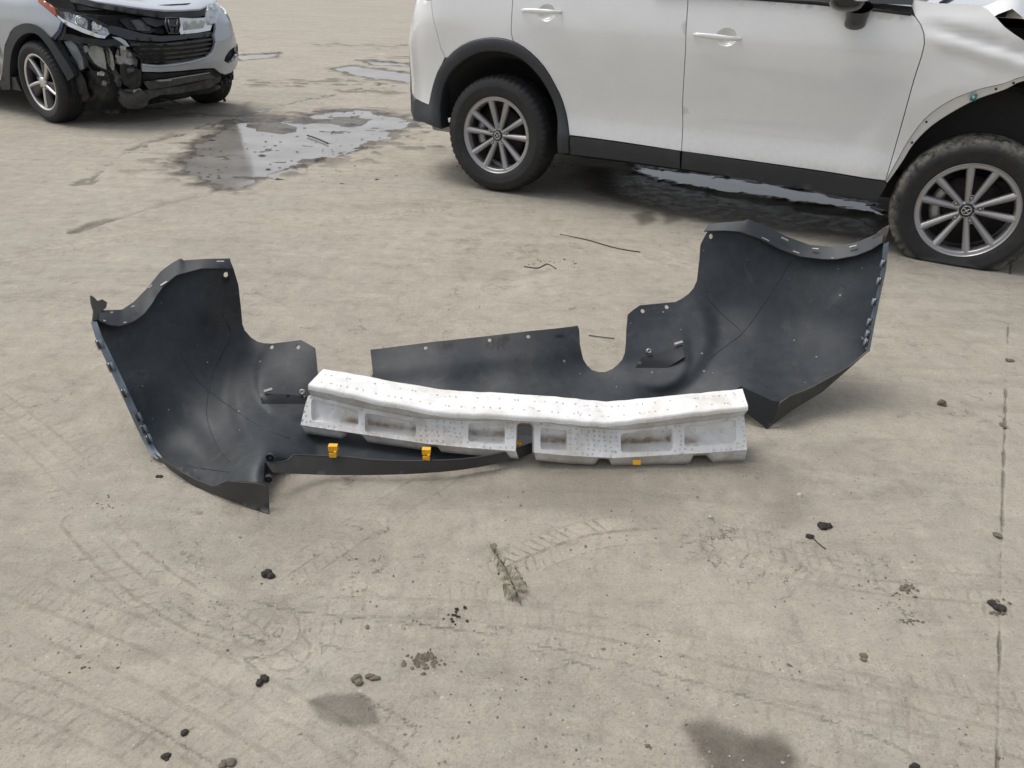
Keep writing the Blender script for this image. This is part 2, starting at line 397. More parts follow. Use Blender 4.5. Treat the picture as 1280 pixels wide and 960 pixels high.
t = NT('dried_mud_on_concrete'); co = t.coord()
def attr(nm): a = t.n('Attribute', attribute_name=nm); return a.outputs['Fac']
def mapped(scale, rot): m_ = t.n('Mapping'); m_.inputs['Scale'].default_value = scale; m_.inputs['Rotation'].default_value = (0, 0, rot); t.l(co, m_.inputs[0]); return m_.outputs[0]
big = t.noise(.45, 5, .6, co, .4); mid = t.noise(2.4, 9, .68, co, .9); sm = t.noise(13, 8, .72, co, .5); fin = t.noise(140, 5, .75, co); grn = t.noise(420, 3, .7, co)
strk = t.noise(2.0, 9, .72, mapped((1.1, 6.5, 1), -.22), .7); strk2 = t.noise(3.5, 8, .72, mapped((4.5, 1.2, 1), .95), 1.2)
c = t.ramp(mid, [(.30, (.250, .232, .206)), (.44, (.325, .299, .262)), (.55, (.352, .329, .291)), (.70, (.445, .417, .366))])
c = t.mix(c, t.ramp(big, [(.3, (.288, .276, .255)), (.5, (.345, .310, .270)), (.7, (.395, .368, .316))]), .5)
c = t.mix(c, t.ramp(strk, [(.32, (.24, .22, .192)), (.47, (.33, .306, .27)), (.60, (.362, .338, .298)), (.72, (.475, .45, .40))]), .32)
c = t.mix(c, t.ramp(strk2, [(.33, .85), (.5, 1.0), (.68, 1.10)]), .35, 'MULTIPLY')
c = t.mix(c, t.ramp(sm, [(.30, .66), (.47, .98), (.55, 1.02), (.70, 1.24)]), .62, 'MULTIPLY')
c = t.mix(c, t.ramp(fin, [(.28, .58), (.48, 1.0), (.56, 1.0), (.76, 1.30)]), .70, 'MULTIPLY')
c = t.mix(c, t.ramp(grn, [(.28, .72), (.5, 1.0), (.74, 1.22)]), .6, 'MULTIPLY')
smear = t.noise(.9, 9, .74, mapped((.8, 3.2, 1), .12), 1.4); c = t.mix(c, t.ramp(smear, [(.34, .70), (.44, .96), (.56, 1.03), (.68, 1.2)]), .5, 'MULTIPLY')
x_ = t.n('VectorMath', operation='MULTIPLY'); t.l(c, x_.inputs[0]); x_.inputs[1].default_value = (1.07, 1.055, .99); c = x_.outputs[0]
# crumbs and flakes: ragged dark marks that gather in patches, a few pale chips
patch = t.ramp(t.noise(1.5, 6, .7, co, .8), [(.44, 0), (.60, 1)]); patch2 = t.ramp(t.noise(3.1, 6, .7, mapped((1, 2.6, 1), .2), .8), [(.46, 0), (.62, 1)])
flk = t.noise(30, 9, .80, mapped((1, 2.8, 1), .18), .9); flk2 = t.noise(55, 8, .80, mapped((2.2, 1, 1), .5), .8)
f1 = t.math('MULTIPLY', t.ramp(flk, [(.615, 0), (.655, 1)]), patch2); f2 = t.math('MULTIPLY', t.ramp(flk2, [(.625, 0), (.66, 1)]), patch)
c = t.mix(c, (.105, .09, .072), t.math('MULTIPLY', f1, .75)); c = t.mix(c, (.12, .105, .085), t.math('MULTIPLY', f2, .7))
lgt = t.ramp(flk, [(.32, 1), (.36, 0)]); c = t.mix(c, (.44, .42, .375), t.math('MULTIPLY', t.math('MULTIPLY', lgt, patch), .55))
vor = t.n('TexVoronoi', Scale=85.0); t.l(co, vor.inputs['Vector'])
vs = t.n('SeparateColor'); t.l(vor.outputs['Color'], vs.inputs[0])
inn = t.math('LESS_THAN', t.math('ADD', vor.outputs['Distance'], t.math('MULTIPLY', fin, .25)), t.math('ADD', t.math('MULTIPLY', t.math('POWER', vs.outputs[1], 7), .38), .06))
dk = t.math('MULTIPLY', inn, t.math('LESS_THAN', vs.outputs[0], .45)); lt = t.math('MULTIPLY', inn, t.math('GREATER_THAN', vs.outputs[0], .72))
c = t.mix(c, (.11, .095, .078), t.math('MULTIPLY', t.math('MULTIPLY', dk, patch), .8)); c = t.mix(c, (.50, .48, .44), t.math('MULTIPLY', lt, .6))
# hairline crazing of the dry mud, in patches
vc = t.n('TexVoronoi', Scale=14.0, feature='DISTANCE_TO_EDGE'); wv = t.n('MixRGB'); wv.inputs[0].default_value = .16
nz = t.n('TexNoise', Scale=9.0, Detail=6.0, Roughness=.7); t.l(co, nz.inputs['Vector']); t.l(co, wv.inputs[1]); t.l(nz.outputs['Color'], wv.inputs[2]); t.l(wv.outputs[0], vc.inputs['Vector'])
hm = t.ramp(t.noise(2.1, 6, .7, co, 1.0), [(.55, 0), (.63, 1)])
hair = t.math('MULTIPLY', t.math('MULTIPLY', t.math('LESS_THAN', vc.outputs['Distance'], .026), hm), t.ramp(t.noise(17, 4, .7, co), [(.48, 0), (.56, 1)]))
c = t.mix(c, (.10, .085, .07), t.math('MULTIPLY', hair, .7))
# tyre prints: rib edges and lugs, crumbling away with noise
ta, te, tw = attr('ta'), attr('te'), attr('tw'); jit = t.math('MULTIPLY', t.math('SUBTRACT', sm, .5), .30)
ribf = t.math('ABSOLUTE', t.math('SUBTRACT', t.math('FRACT', t.math('ADD', te, t.math('ADD', jit, .5))), .5))
lugf = t.math('ABSOLUTE', t.math('SUBTRACT', t.math('FRACT', t.math('ADD', ta, jit)), .5))
rl = t.ramp(ribf, [(.05, 1), (.13, 0)]); ll = t.ramp(lugf, [(.08, 1), (.19, 0)])
brk = t.ramp(t.noise(24, 6, .72, co), [(.42, 0), (.56, 1)]); brk2 = t.ramp(t.noise(5, 5, .7, co, .5), [(.42, 0), (.58, 1)])
prt = t.math('MULTIPLY', t.math('MULTIPLY', t.math('MAXIMUM', rl, t.math('MULTIPLY', ll, brk2)), tw), t.math('ADD', t.math('MULTIPLY', brk, .8), .2))
c = t.mix(c, t.mix(c, (.60, .575, .54), 1.0, 'MULTIPLY'), t.math('MULTIPLY', prt, .8))
c = t.mix(c, t.mix(c, (1.12, 1.12, 1.12), 1.0, 'MULTIPLY'), t.math('MULTIPLY', tw, .6))
jl = t.ramp(t.math('ADD', attr('jd'), t.math('MULTIPLY', t.math('SUBTRACT', fin, .5), .006)), [(.006, 1), (.0135, 0)])
c = t.mix(c, (.11, .095, .078), t.math('MULTIPLY', jl, .62))
c = t.mix(c, (.075, .062, .05), attr('crk'))
wt = t.math('MULTIPLY', attr('wet_shade'), t.math('ADD', t.math('MULTIPLY', t.ramp(sm, [(.35, 0), (.6, 1)]), .35), .72))
wet_shade_col = t.mix(t.mix(c, (.33, .30, .275), 1.0, 'MULTIPLY'), (.05, .044, .038), .35)
c = t.mix(c, wet_shade_col, wt); t.col(c)
t.rough(t.ramp(wt, [(0, .95), (.5, .8), (1, .28)])); t.set(Specular_IOR_Level=.28)
hgt = t.math('ADD', t.math('ADD', t.math('MULTIPLY', sm, 1.0), t.math('MULTIPLY', fin, .45)), t.math('MULTIPLY', t.math('ADD', t.math('ADD', hair, jl), t.math('ADD', prt, t.math('MULTIPLY', f1, -.8))), -.35))
t.bump(hgt, .8, .009)
me.materials.append(t.m)

# standing water: still sheets that fill the hollows
wm = NT('murky_water'); wm.set(Roughness=.13, IOR=1.33, Specular_IOR_Level=.5)
wm.col(wm.ramp(wm.noise(3, 4), [(.3, (.17, .16, .147)), (.7, (.27, .256, .236))]))
wm.bump(wm.noise(5, 4, .6), .10, .012)
def puddle(px, label, zz=-.0065):
    P = [on_z(*p, zz) for p in px]; ce = np.mean(P, 0)
    o = mk('puddle', [ce] + P, [(0, i + 1, (i + 1) % len(P) + 1) for i in range(len(P))], wm.m, None, False); o['kind'] = 'structure'; o['label'] = label
puddle([(200, 178), (290, 140), (380, 125), (470, 122), (545, 140), (540, 165), (480, 195), (350, 232), (270, 250), (210, 225)], 'large shallow puddle between the two cars')
fb = MB()
for _ in range(150):
    px, py = rng.uniform(240, 500), rng.uniform(140, 230); p = on_z(px, py, -.004); r = rng.uniform(.004, .014) * (2 if rng.random() < .1 else 1)
    fb.add([(p[0] + r * math.cos(a) * rng.uniform(.6, 1.8), p[1] + r * math.sin(a) * rng.uniform(.5, 1.2), p[2] + .001) for a in np.arange(0, 6.2, 1.25)] + [(p[0], p[1], p[2] + r * .35)], [(i, (i + 1) % 5, 5) for i in range(5)])
fo = fb.build('floating_debris', simple('soaked_debris', (.05, .042, .034), .8, 0, .3, 30), None, False); fo['kind'] = 'stuff'; fo['label'] = 'mud flecks in the large puddle'
puddle([(400, 80), (440, 68), (530, 76), (545, 100), (520, 112), (430, 102)], 'long narrow puddle behind the white car')
puddle([(285, 64), (360, 60), (355, 76), (290, 82)], 'small puddle beside the grey car')
puddle([(770, 195), (960, 215), (1120, 245), (1120, 280), (1000, 265), (780, 232)], 'puddle in the shade under the white car')

# ------------------------------------------------------------------ car frames
class Frame:
    def __init__(s, ox, oy, yaw):
        s.o = np.array([ox, oy, 0.]); s.yaw = yaw
        s.ux = np.array([math.cos(yaw), math.sin(yaw), 0]); s.uy = np.array([-math.sin(yaw), math.cos(yaw), 0])
    def loc(s, px, py):
        d = ray(px, py); o = EYE - s.o
        return np.array([o @ s.ux, o @ s.uy, HGT]), np.array([d @ s.ux, d @ s.uy, d[2]])
def wheel_set(tw, rim_r, tyre_prof, spokes, nuts=True):
    """builds the pieces of one wheel round the Y axis, outer side towards -Y; returns list of (name, mesh object)"""
    out = []
    return out
def make_tyre(parent, prof, m, nseg=216, name='tyre', flat=None):
    b = MB(); n = len(prof); v = []; f = []
    ymid = (prof[0][1] + prof[-1][1]) / 2; rmax = max(p[0] for p in prof)
    for i in range(nseg):
        a = 2 * math.pi * i / nseg
        for k, (r, yy, kind) in enumerate(prof):
            if kind == 1 and i % 4 == 0: r -= .007           # shoulder lugs
            if kind == 2: r -= .007                          # long grooves
            if kind == 3 and i % 6 == 3: r -= .004
            X, Z = r * math.cos(a), r * math.sin(a); Y = yy
            if flat is not None and Z < -flat:
                over = -flat - Z; Z = -flat + .001 * over; s_ = 1 if yy > ymid else -1
                Y += s_ * min(.014 if s_ < 0 else .04, over * .6) * (1 if kind == 0 else .8); X *= 1 + over * .40
            v.append((X, Y, Z))
    for i in range(nseg):
        for k in range(n - 1): f.append((i * n + k, i * n + k + 1, ((i + 1) % nseg) * n + k + 1, ((i + 1) % nseg) * n + k))
    return mk(name, v, f, m, parent)
def tread_profile(R, w, bead, y0, side=.018):
    P = [(bead, y0 + .010, 0), (bead + .012, y0 - .004, 0), (bead + (R - bead) * .3, y0 - side * .75, 0), (bead + (R - bead) * .48, y0 - side, 0), (bead + (R - bead) * .52, y0 - side - .0015, 0),
         (bead + (R - bead) * .56, y0 - side, 0), (R - .030, y0 - side * .8, 0), (R - .019, y0 - .006, 1), (R - .011, y0 + .002, 1), (R - .004, y0 + .016, 1), (R - .001, y0 + .034, 1), (R, y0 + .040, 0)]
    y1 = y0 + w
    for q in (.26, .40, .60, .74):
        c = y0 + w * q; P += [(R, c - .009, 3), (R, c - .005, 0), (R, c - .004, 2), (R, c + .004, 2), (R, c + .005, 0), (R, c + .009, 3)]
    P += [(R, y1 - .040, 0), (R - .001, y1 - .034, 1), (R - .004, y1 - .016, 1), (R - .012, y1, 1), (R - .03, y1 + side * .7, 0), (bead + (R - bead) * .5, y1 + side, 0), (bead, y1 - .01, 0)]
    return P
def spoke_mesh(r0, r1, w0, w1, y0, y1, ang, twist=0, dep=.022, crown=.006):
    b = MB(); rows = []
    for i in range(7):
        q = i / 6; r = r0 + (r1 - r0) * q; w = w0 + (w1 - w0) * q; yy = y0 + (y1 - y0) * q ** 1.3; a = ang + twist * q
        ca, sa = math.cos(a), math.sin(a); row = []
        for (u, d) in ((-1, dep), (-.95, .004), (-.55, 0), (-.12, -crown), (.12, -crown), (.55, 0), (.95, .004), (1, dep)):
            t_ = u * w / 2; row.append((r * ca - t_ * sa, yy + d, r * sa + t_ * ca))
        rows.append(row)
    return b.grid(rows)
def wheel_rim(parent, loc, R, mrim, rz=0):
    b = MB().lathe([(R - .030, .045), (R - .026, .02), (R - .022, .006), (R - .014, .0015), (R - .008, .003), (R - .003, .000), (R, -.004), (R + .003, -.002), (R + .003, .008), (R - .006, .014), (R - .012, .03), (R - .016, .10), (R - .01, .18), (R, .19)], 96)
    o = b.build('wheel', mrim, parent); o.location = loc; o.rotation_euler = (0, 0, rz); sharp(o, 50); return o
def brake_and_hub(wh, R, mdisc):
    MB().lathe([(.03, .085), (R * .70, .085), (R * .70, .11), (.03, .11)], 48).build('brake_disc', mdisc, wh)
    MB().lathe([(0.0, .16), (R - .02, .16)], 48).build('brake_backing', BLACK, wh)
    bb = MB(); rows = []
    for i in range(9):
        a = R_(150 + i * 7); rows.append([(r * math.cos(a), yy, r * math.sin(a)) for r, yy in ((R * .52, .10), (R * .52, .062), (R * .62, .055), (R * .74, .062), (R * .76, .10))])
    bb.grid(rows).build('brake_caliper', STEEL, wh)
def torus(b, R, r, y, n=32, m=8):
    return b.tube([(R * math.cos(2 * math.pi * i / n), y, R * math.sin(2 * math.pi * i / n)) for i in range(n)], r, m, True)

# ------------------------------------------------------------------ white SUV
F1 = Frame(.24975183, 5.88816048, -.46388891)
ZB = [0.15, .25, .29, .33, .37, .41, .46, .53, .62, .75, .88, .96, 1.02, 1.10, 1.20]
BB = [.845, .872, .882, .897, .912, .916, .899, .884, .885, .900, .914, .918, .914, .900, .880]
_zz = np.linspace(.15, 1.20, 211); _bb = np.interp(_zz, ZB, BB)
for _ in range(3): _bb = np.convolve(np.pad(_bb, 4, mode='edge'), np.ones(9) / 9, 'valid')
def halfw(z): return np.interp(z, _zz, _bb)
def side_y(x, z, off=0.0):
    x = np.asarray(x, float); z = np.asarray(z, float)
    xr = -.915 + .10 * np.clip((z - .85) / .3, 0, 1) + .03 * np.clip((.5 - z) / .2, 0, 1)
    e = (np.clip(-.35 - x, 0, None) / (-.35 - xr)) ** 2.6 + (np.clip(x - 2.9, 0, None) / .75) ** 2.4
    # arch brows swell a little
    brow = 0
    for hx in (0.0, 2.7):
        rr = np.hypot(x - hx, z - .36); brow = brow + .012 * np.exp(-((rr - .50) / .09) ** 2)
    return -(halfw(z) * np.clip(1 - e, 0.0, 1) ** (1 / 2.6) + brow + off)
def P(px, py):
    o, d = F1.loc(px, py); yv = -.91
    for _ in range(40):
        q = o + d * ((yv - o[1]) / d[1]); yv = .5 * yv + .5 * float(side_y(max(q[0], -.905), q[2]))
    return (q[0], q[2])
def PP(*l): return [P(*p) for p in l]
def fside(off=0.0, sgn=1):
    def f(V):
        yy = side_y(np.clip(V[:, 0], -.914, None), V[:, 1], off); return np.stack([V[:, 0], yy * sgn, V[:, 1]], 1)
    return f
suv = empty('sport_utility_vehicle', 'white SUV with grey wheels, crumpled bonnet and a flat front tyre', 'car', tuple(F1.o), F1.yaw)
OUT = (0, -1, 0)
def gap(poly, d=.0022):        # pull an outline in a little so shut lines show
    A = np.array(poly); n = len(A); a = 0
    for i in range(n): a += A[i][0] * A[(i + 1) % n][1] - A[(i + 1) % n][0] * A[i][1]
    s = 1 if a > 0 else -1; R = []
    for i in range(n):
        e1 = A[i] - A[i - 1]; e2 = A[(i + 1) % n] - A[i]; n1 = np.array([-e1[1], e1[0]]) / (np.hypot(*e1) + 1e-9); n2 = np.array([-e2[1], e2[0]]) / (np.hypot(*e2) + 1e-9)
        v = n1 + n2; v = v / max(.5, (v @ v) / 2 + .1); R.append(tuple(A[i] + s * v * d))
    return R
BELT = [(-.50, 1.205), (.2, 1.20), (1.13, 1.19), (1.45, 1.185), P(1022, 5), P(1140, 17)]
arch_out = catmull(PP((536, 131), (541, 108), (552, 81), (577, 57), (605, 48), (630, 48.5), (655, 59), (680, 83), (699, 116), (708, 143), (712, 170)), 3)
arch_in = catmull(PP((697, 191), (697, 160), (691, 126), (674, 96), (650, 73), (624, 65), (597, 67), (572, 82), (557, 103), (551, 130), (552, 161)), 3)
L_door_r = PP((642, 52), (639, 41)) + [P(641, 0), (.06, 1.20)]
L_mid = PP((852, 189), (853, 131), (857, 62), (860, 0))
def side_part(name, poly, m, parent, off=0, skirt=.02, step=.035, label=None, both=True, holes=()):
    o = sheet(name, gap(poly), fside(off), m, parent, holes, step, skirt, OUT, label=label)
    if both:
        q = o.copy(); q.data = o.data.copy(); C.objects.link(q); q.data.transform(Matrix.Scale(-1, 4, (0, 1, 0))); q.data.flip_normals()
    return o
arch_r = list(reversed(arch_out))
quarter = [(-.93, .535), (-.93, .98), (-.87, 1.205), (.06, 1.205)] + [P(641, 0)] + PP((639, 41), (642, 52)) + [p for p in reversed(arch_out) if p[0] < P(642, 52)[0] - .01] + [P(536, 131)]
bline = PP((539, 0), (541, 20), (546, 40), (551, 60), (556, 72))
qp = [(-.91, .535), (-.91, .84), (-.87, .98), (-.825, 1.10)] + bline + [p for p in reversed(arch_out) if p[0] < bline[-1][0] - .02]
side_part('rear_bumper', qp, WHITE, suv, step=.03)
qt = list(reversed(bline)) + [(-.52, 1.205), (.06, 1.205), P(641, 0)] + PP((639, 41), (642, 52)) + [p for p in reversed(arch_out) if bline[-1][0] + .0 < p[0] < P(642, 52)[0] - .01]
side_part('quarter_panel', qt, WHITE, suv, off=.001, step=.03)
side_part('rear_bumper_trim', [(-.905, .53), (-.905, .47), (-.86, .42)] + PP((513, 137), (530, 153), (553, 162), (551, 140)) + PP((536, 131)) + [(-.62, .51)], CLAD, suv, off=.002, step=.03)
# wheel-arch cladding, raised and rounded
def arch_trim(name, outer, inner, parent, off=.010):
    o = resample(outer, .02, False); n = len(o); i_ = np.array(inner)[::-1]
    L = np.r_[0, np.cumsum(np.hypot(*np.diff(i_, axis=0).T))]; I = [(np.interp(L[-1] * k / (n - 1), L, i_[:, 0]), np.interp(L[-1] * k / (n - 1), L, i_[:, 1])) for k in range(n)]
    rows = []
    for a, b in zip(o, I):
        row = []
        for q, h in ((0, -.012), (.02, off * .7), (.08, off), (.45, off * 1.35), (.86, off), (.97, off * .4), (1.0, -.012), (1.0, -.10)):
            X = a[0] + (b[0] - a[0]) * q; Z = a[1] + (b[1] - a[1]) * q; row.append((X, float(side_y(X, Z, h)), Z))
        rows.append(row)
    ob = MB().grid(rows).build(name, CLAD, parent, recalc=True)
    return ob
arch_trim('wheel_arch_trim', arch_out + [P(712, 191)], list(arch_in[::-1])[::-1] if False else arch_in, suv)
rd = PP((642, 52), (639, 41)) + [P(641, 0), (.06, 1.20), (1.125, 1.19)] + list(reversed(L_mid)) + [P(780, 178), P(712, 169)] + [p for p in reversed(arch_out) if p[0] > P(642, 52)[0] + .01]
# order: up the rear edge, along the belt, down the middle, back along the sill and up the arch
def cup_hole(rec): c_ = P(*rec); return [(c_[0] + .058 * math.cos(a), c_[1] + .045 * math.sin(a)) for a in np.linspace(0, 2 * math.pi, 32, endpoint=False)]
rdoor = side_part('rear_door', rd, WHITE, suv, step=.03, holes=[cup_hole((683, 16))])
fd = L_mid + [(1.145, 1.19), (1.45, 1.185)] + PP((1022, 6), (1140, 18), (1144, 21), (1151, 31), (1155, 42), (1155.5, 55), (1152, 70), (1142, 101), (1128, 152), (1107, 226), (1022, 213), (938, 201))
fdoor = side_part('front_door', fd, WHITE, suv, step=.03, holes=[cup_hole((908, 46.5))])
# rubber sill trim in two lengths with a small joint
sill1 = PP((713, 170), (780, 179), (851, 189)) + [P(850.5, 211), P(780, 201), P(713, 193)]
sill2 = PP((853, 189), (938, 202), (1022, 214.5), (1106, 227), (1109, 231), (1097, 251), (986, 233), (880, 215), (852, 211))
for s_ in (sill1, sill2): side_part('sill_trim', s_, CLAD, suv, off=.008, step=.03, skirt=.05)
# front fender with its bare arch lip
lip_o = catmull(PP((1107, 227), (1121, 202), (1135, 177), (1156, 149), (1185, 127.5), (1220, 113), (1255.6, 104.5), (1280, 96)) + [(2.95, .955), (3.10, .93), (3.22, .84)], 3)
lip_i = catmull(PP((1109, 229), (1128, 202), (1142, 180), (1164, 158), (1193, 139), (1222, 124), (1257, 112), (1281, 101)) + [(2.95, .93), (3.08, .90), (3.19, .82)], 3)
ftop = PP((1144, 21), (1136, 1)) + [(2.20, 1.215)] + PP((1170, 3.5), (1195, 4.5), (1220, 5), (1234, 10.6), (1244, 20), (1256, 33), (1268, 42), (1280, 50)) + [(2.95, 1.05), (3.2, 1.02), (3.36, .95)]
ff = list(reversed(PP((1144, 21), (1155, 39), (1155, 64), (1142, 99), (1128, 152), (1107, 227)))) [0:0] + PP((1107, 227), (1128, 152), (1142, 101), (1152, 70), (1155.5, 55), (1155, 42), (1151, 31)) + ftop + [(3.36, .84)] + list(reversed(lip_o))[:-1]
def f_fender(V):
    q = fside(0.0)(V); X, Z = V[:, 0], V[:, 1]
    # dents: crease running forward under the top edge, and a buckled flank
    q[:, 1] += .020 * np.exp(-((Z - 1.10 + .22 * (X - 2.35)) / .022) ** 2) * sstep(2.24, 2.40, X)
    q[:, 1] -= .020 * np.exp(-((Z - 1.055 + .22 * (X - 2.35)) / .030) ** 2) * sstep(2.24, 2.45, X)
    q[:, 1] += (fbm(X * 6, Z * 6, 3, 5) - .5) * .022 * sstep(2.3, 2.6, X) * sstep(.75, 1.0, Z)
    q[:, 1] += .035 * sstep(1.10, 1.22, Z)
    return q
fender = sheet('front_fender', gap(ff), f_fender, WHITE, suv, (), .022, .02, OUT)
rows = []
for a, b in zip(resample(lip_o, .02, False), resample(lip_i, .02, False)): pass
n_ = 60
def rs(pl, n):
    A = np.array(pl); L = np.r_[0, np.cumsum(np.hypot(*np.diff(A, axis=0).T))]; return [(np.interp(L[-1] * k / (n - 1), L, A[:, 0]), np.interp(L[-1] * k / (n - 1), L, A[:, 1])) for k in range(n)]
for a, b in zip(rs(lip_o, n_), rs(lip_i, n_)):
    row = []
    for q, h in ((0, .0005), (.08, -.006), (.9, -.008), (1, -.012), (1.0, -.03)):
        X = a[0] + (b[0] - a[0]) * q; Z = a[1] + (b[1] - a[1]) * q; row.append((X, float(side_y(X, Z, h)), Z))
    rows.append(row)
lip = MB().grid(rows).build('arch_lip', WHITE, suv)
def xyz(px, py, off=0): q = P(px, py); return (q[0], float(side_y(q[0], q[1], off)), q[1])
for p in ((1158, 152.5), (1140, 178.5), (1245, 111.5), (1267, 104)):
    c = xyz(*p, .0); MB().add([(c[0] + .006 * math.cos(k), c[1] + .0035, c[2] + .006 * math.sin(k)) for k in np.arange(0, 6.28, .785)], [tuple(range(8))]).build('screw_hole', BLACK, suv)

c = xyz(1217, 122, .002); MB().box(c, (.026, .010, .028)).build('trim_clip', TEAL, suv); MB().box((c[0], c[1] - .006, c[2] + .001), (.011, .006, .011)).build('clip_head', MILKY, suv)
# arch liners: dark half drums behind the openings
for hx, hz, rr in ((0, .36, .42), (2.72, .40, .47)):
    for s_ in (-1, 1):
        b = MB(); rows = []
        for i in range(25):
            a = R_(5 + 170 * i / 24); rows.append([(hx + r * math.cos(a), s_ * yy, hz + r * math.sin(a)) for r, yy in ((rr + .12, .875), (rr + .04, .83), (rr, .62), (.02, .60))])
        b.grid(rows).build('wheel_liner', DARKWELL, suv)
# torn front liner hanging in the arch
b = MB(); rows = []
for i in range(14):
    q = i / 13; a = R_(168 - 95 * q); rows.append([(2.70 + (r + .012 * math.sin(7 * q + k)) * math.cos(a), yy, .40 + (r + .015 * math.sin(9 * q)) * math.sin(a)) for k, (r, yy) in enumerate(((.455, -.875), (.43, -.80), (.44, -.70)))])
b.grid(rows).build('torn_liner', BLACK, suv)
# floor, rear end, greenhouse
def quad_strip(rows): return MB().grid(rows)
MB().box((1.45, 0, .31), (3.5, 1.42, .12)).build('underbody', DARKWELL, suv, False)
MB().box((-.05, 0, .36), (.10, 1.3, .08)).build('axle_beam', BLACK, suv, False); MB().box((2.7, 0, .36), (.16, 1.3, .10)).build('axle_beam', BLACK, suv, False)
MB().tube([(-.75, -.45, .28), (-.4, -.42, .27), (.2, -.3, .30)], .035, 10).build('exhaust_pipe', STEEL, suv)
rows = []
for zz_ in np.linspace(.36, 1.0, 12):
    rows.append([(-.86 - .035 * (1 - (yy / .9) ** 2) + .25 * max(0, zz_ - .85), yy, zz_) for yy in np.linspace(-.55, .55, 12)])
quad_strip(rows).build('tailgate', WHITE, suv)
gh = [(-.86, 1.2, .80), (-.70, 1.45, .66), (-.45, 1.63, .58), (.2, 1.68, .57), (1.1, 1.67, .58), (1.55, 1.56, .60), (2.25, 1.18, .74)]
# side glass, roof and windscreen
rows = [[(X, -.885 + .0, 1.19), (X, -(W + .03), Z - .05)] for X, Z, W in ((-.55, 1.40, .72), (.2, 1.66, .60), (1.1, 1.65, .61), (1.5, 1.58, .64), (2.1, 1.38, .72), (2.22, 1.30, .76))]
for s_ in (1, -1):
    MB().grid([[(p[0], p[1] * s_, p[2]) for p in r] for r in rows]).build('side_window', GLASS, suv)
roof = [[(X, yy * W, Z + .03 * (1 - yy * yy)) for yy in np.linspace(-1, 1, 11)] for X, Z, W in ((-.66, 1.50, .62), (-.4, 1.62, .62), (.2, 1.67, .62), (1.1, 1.66, .63), (1.45, 1.58, .65))]
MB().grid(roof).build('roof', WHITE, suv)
MB().grid([[(X, yy * W, Z) for yy in np.linspace(-1, 1, 7)] for X, Z, W in ((1.45, 1.58, .65), (1.85, 1.40, .70), (2.30, 1.18, .78))]).build('windscreen', GLASS, suv)
MB().grid([[(X, yy * W, Z) for yy in np.linspace(-1, 1, 7)] for X, Z, W in ((-.55, 1.50, .58), (-.70, 1.02, .66))]).build('rear_window', GLASS, suv)
for s_ in (1, -1): MB().tube([(1.42, .655 * s_, 1.58), (1.85, .735 * s_, 1.44), (2.24, .80 * s_, 1.24)], [.04, .035, .035], 8).build('windscreen_pillar', WHITE, suv)
b = MB().tube([(P(933, 0)[0] - .5, -.892, 1.196), (1.45, -.892, 1.190), (*P(1022, 3.5)[:1], -.894, P(1022, 3.5)[1] + .004), (*P(1090, 12)[:1], -.893, P(1090, 12)[1]), (*P(1139, 18)[:1], -.893, P(1139, 18)[1])], .007, 8)
b.build('window_trim', BLACK, suv)
# door mirror, its cap and its foot
mx = xyz(1060, 22)
def mir(px, py, yy):
    o, d = F1.loc(px, py); return o + d * ((yy - o[1]) / d[1])
def loft(name, rings, m, parent): return MB().grid([list(r) + [r[0]] for r in rings]).build(name, m, parent)
A0 = mir(1053, 16, -1.00); rings = []
for q in np.linspace(-1, 1, 9):
    k = math.sqrt(max(.03, 1 - q * q)); rings.append([(A0[0] + .005 + .098 * k * math.cos(a) * (1 if math.cos(a) > 0 else .8), A0[1] + .115 * q, A0[2] + .078 + .078 * k * (abs(math.sin(a)) ** .6) * (1 if math.sin(a) > 0 else -1)) for a in np.linspace(0, 2 * math.pi, 20, endpoint=False)])
loft('door_mirror', rings, GLOSSBLK, suv)
rings2 = [[(p[0] + .004, p[1] - .004, max(p[2] + .004, A0[2] + .052) + .002) for p in r] for r in rings]
rings2 = [[(A0[0] + (p[0] - A0[0]) * 1.04, p[1], p[2]) for p in r] for r in rings2]
loft('mirror_cap', rings2, WHITE, suv)
side_part('tail_light', [(-.80, 1.115), (-.60, 1.125), (-.60, 1.20), (-.74, 1.20)], simple('dark_red_lens', (.06, .008, .008), .15, 0, .1, 20, coat=.5), suv, off=.004)
f0 = mir(1068, 34, -.895); f1 = mir(1073, 14, -.97)
rings = [[(c_[0] + a_ * math.cos(t_), c_[1], c_[2] + h_ * math.sin(t_)) for t_ in np.linspace(0, 2 * math.pi, 16, endpoint=False)] for c_, a_, h_ in ((f0 + np.array([0, .02, .01]), .052, .025), (f0 + np.array([0, -.01, .015]), .050, .028), (f0 * .5 + f1 * .5 + np.array([0, 0, .008]), .050, .030), (f1 + np.array([0, -.02, .02]), .065, .03))]
loft('mirror_foot', rings, GLOSSBLK, suv)
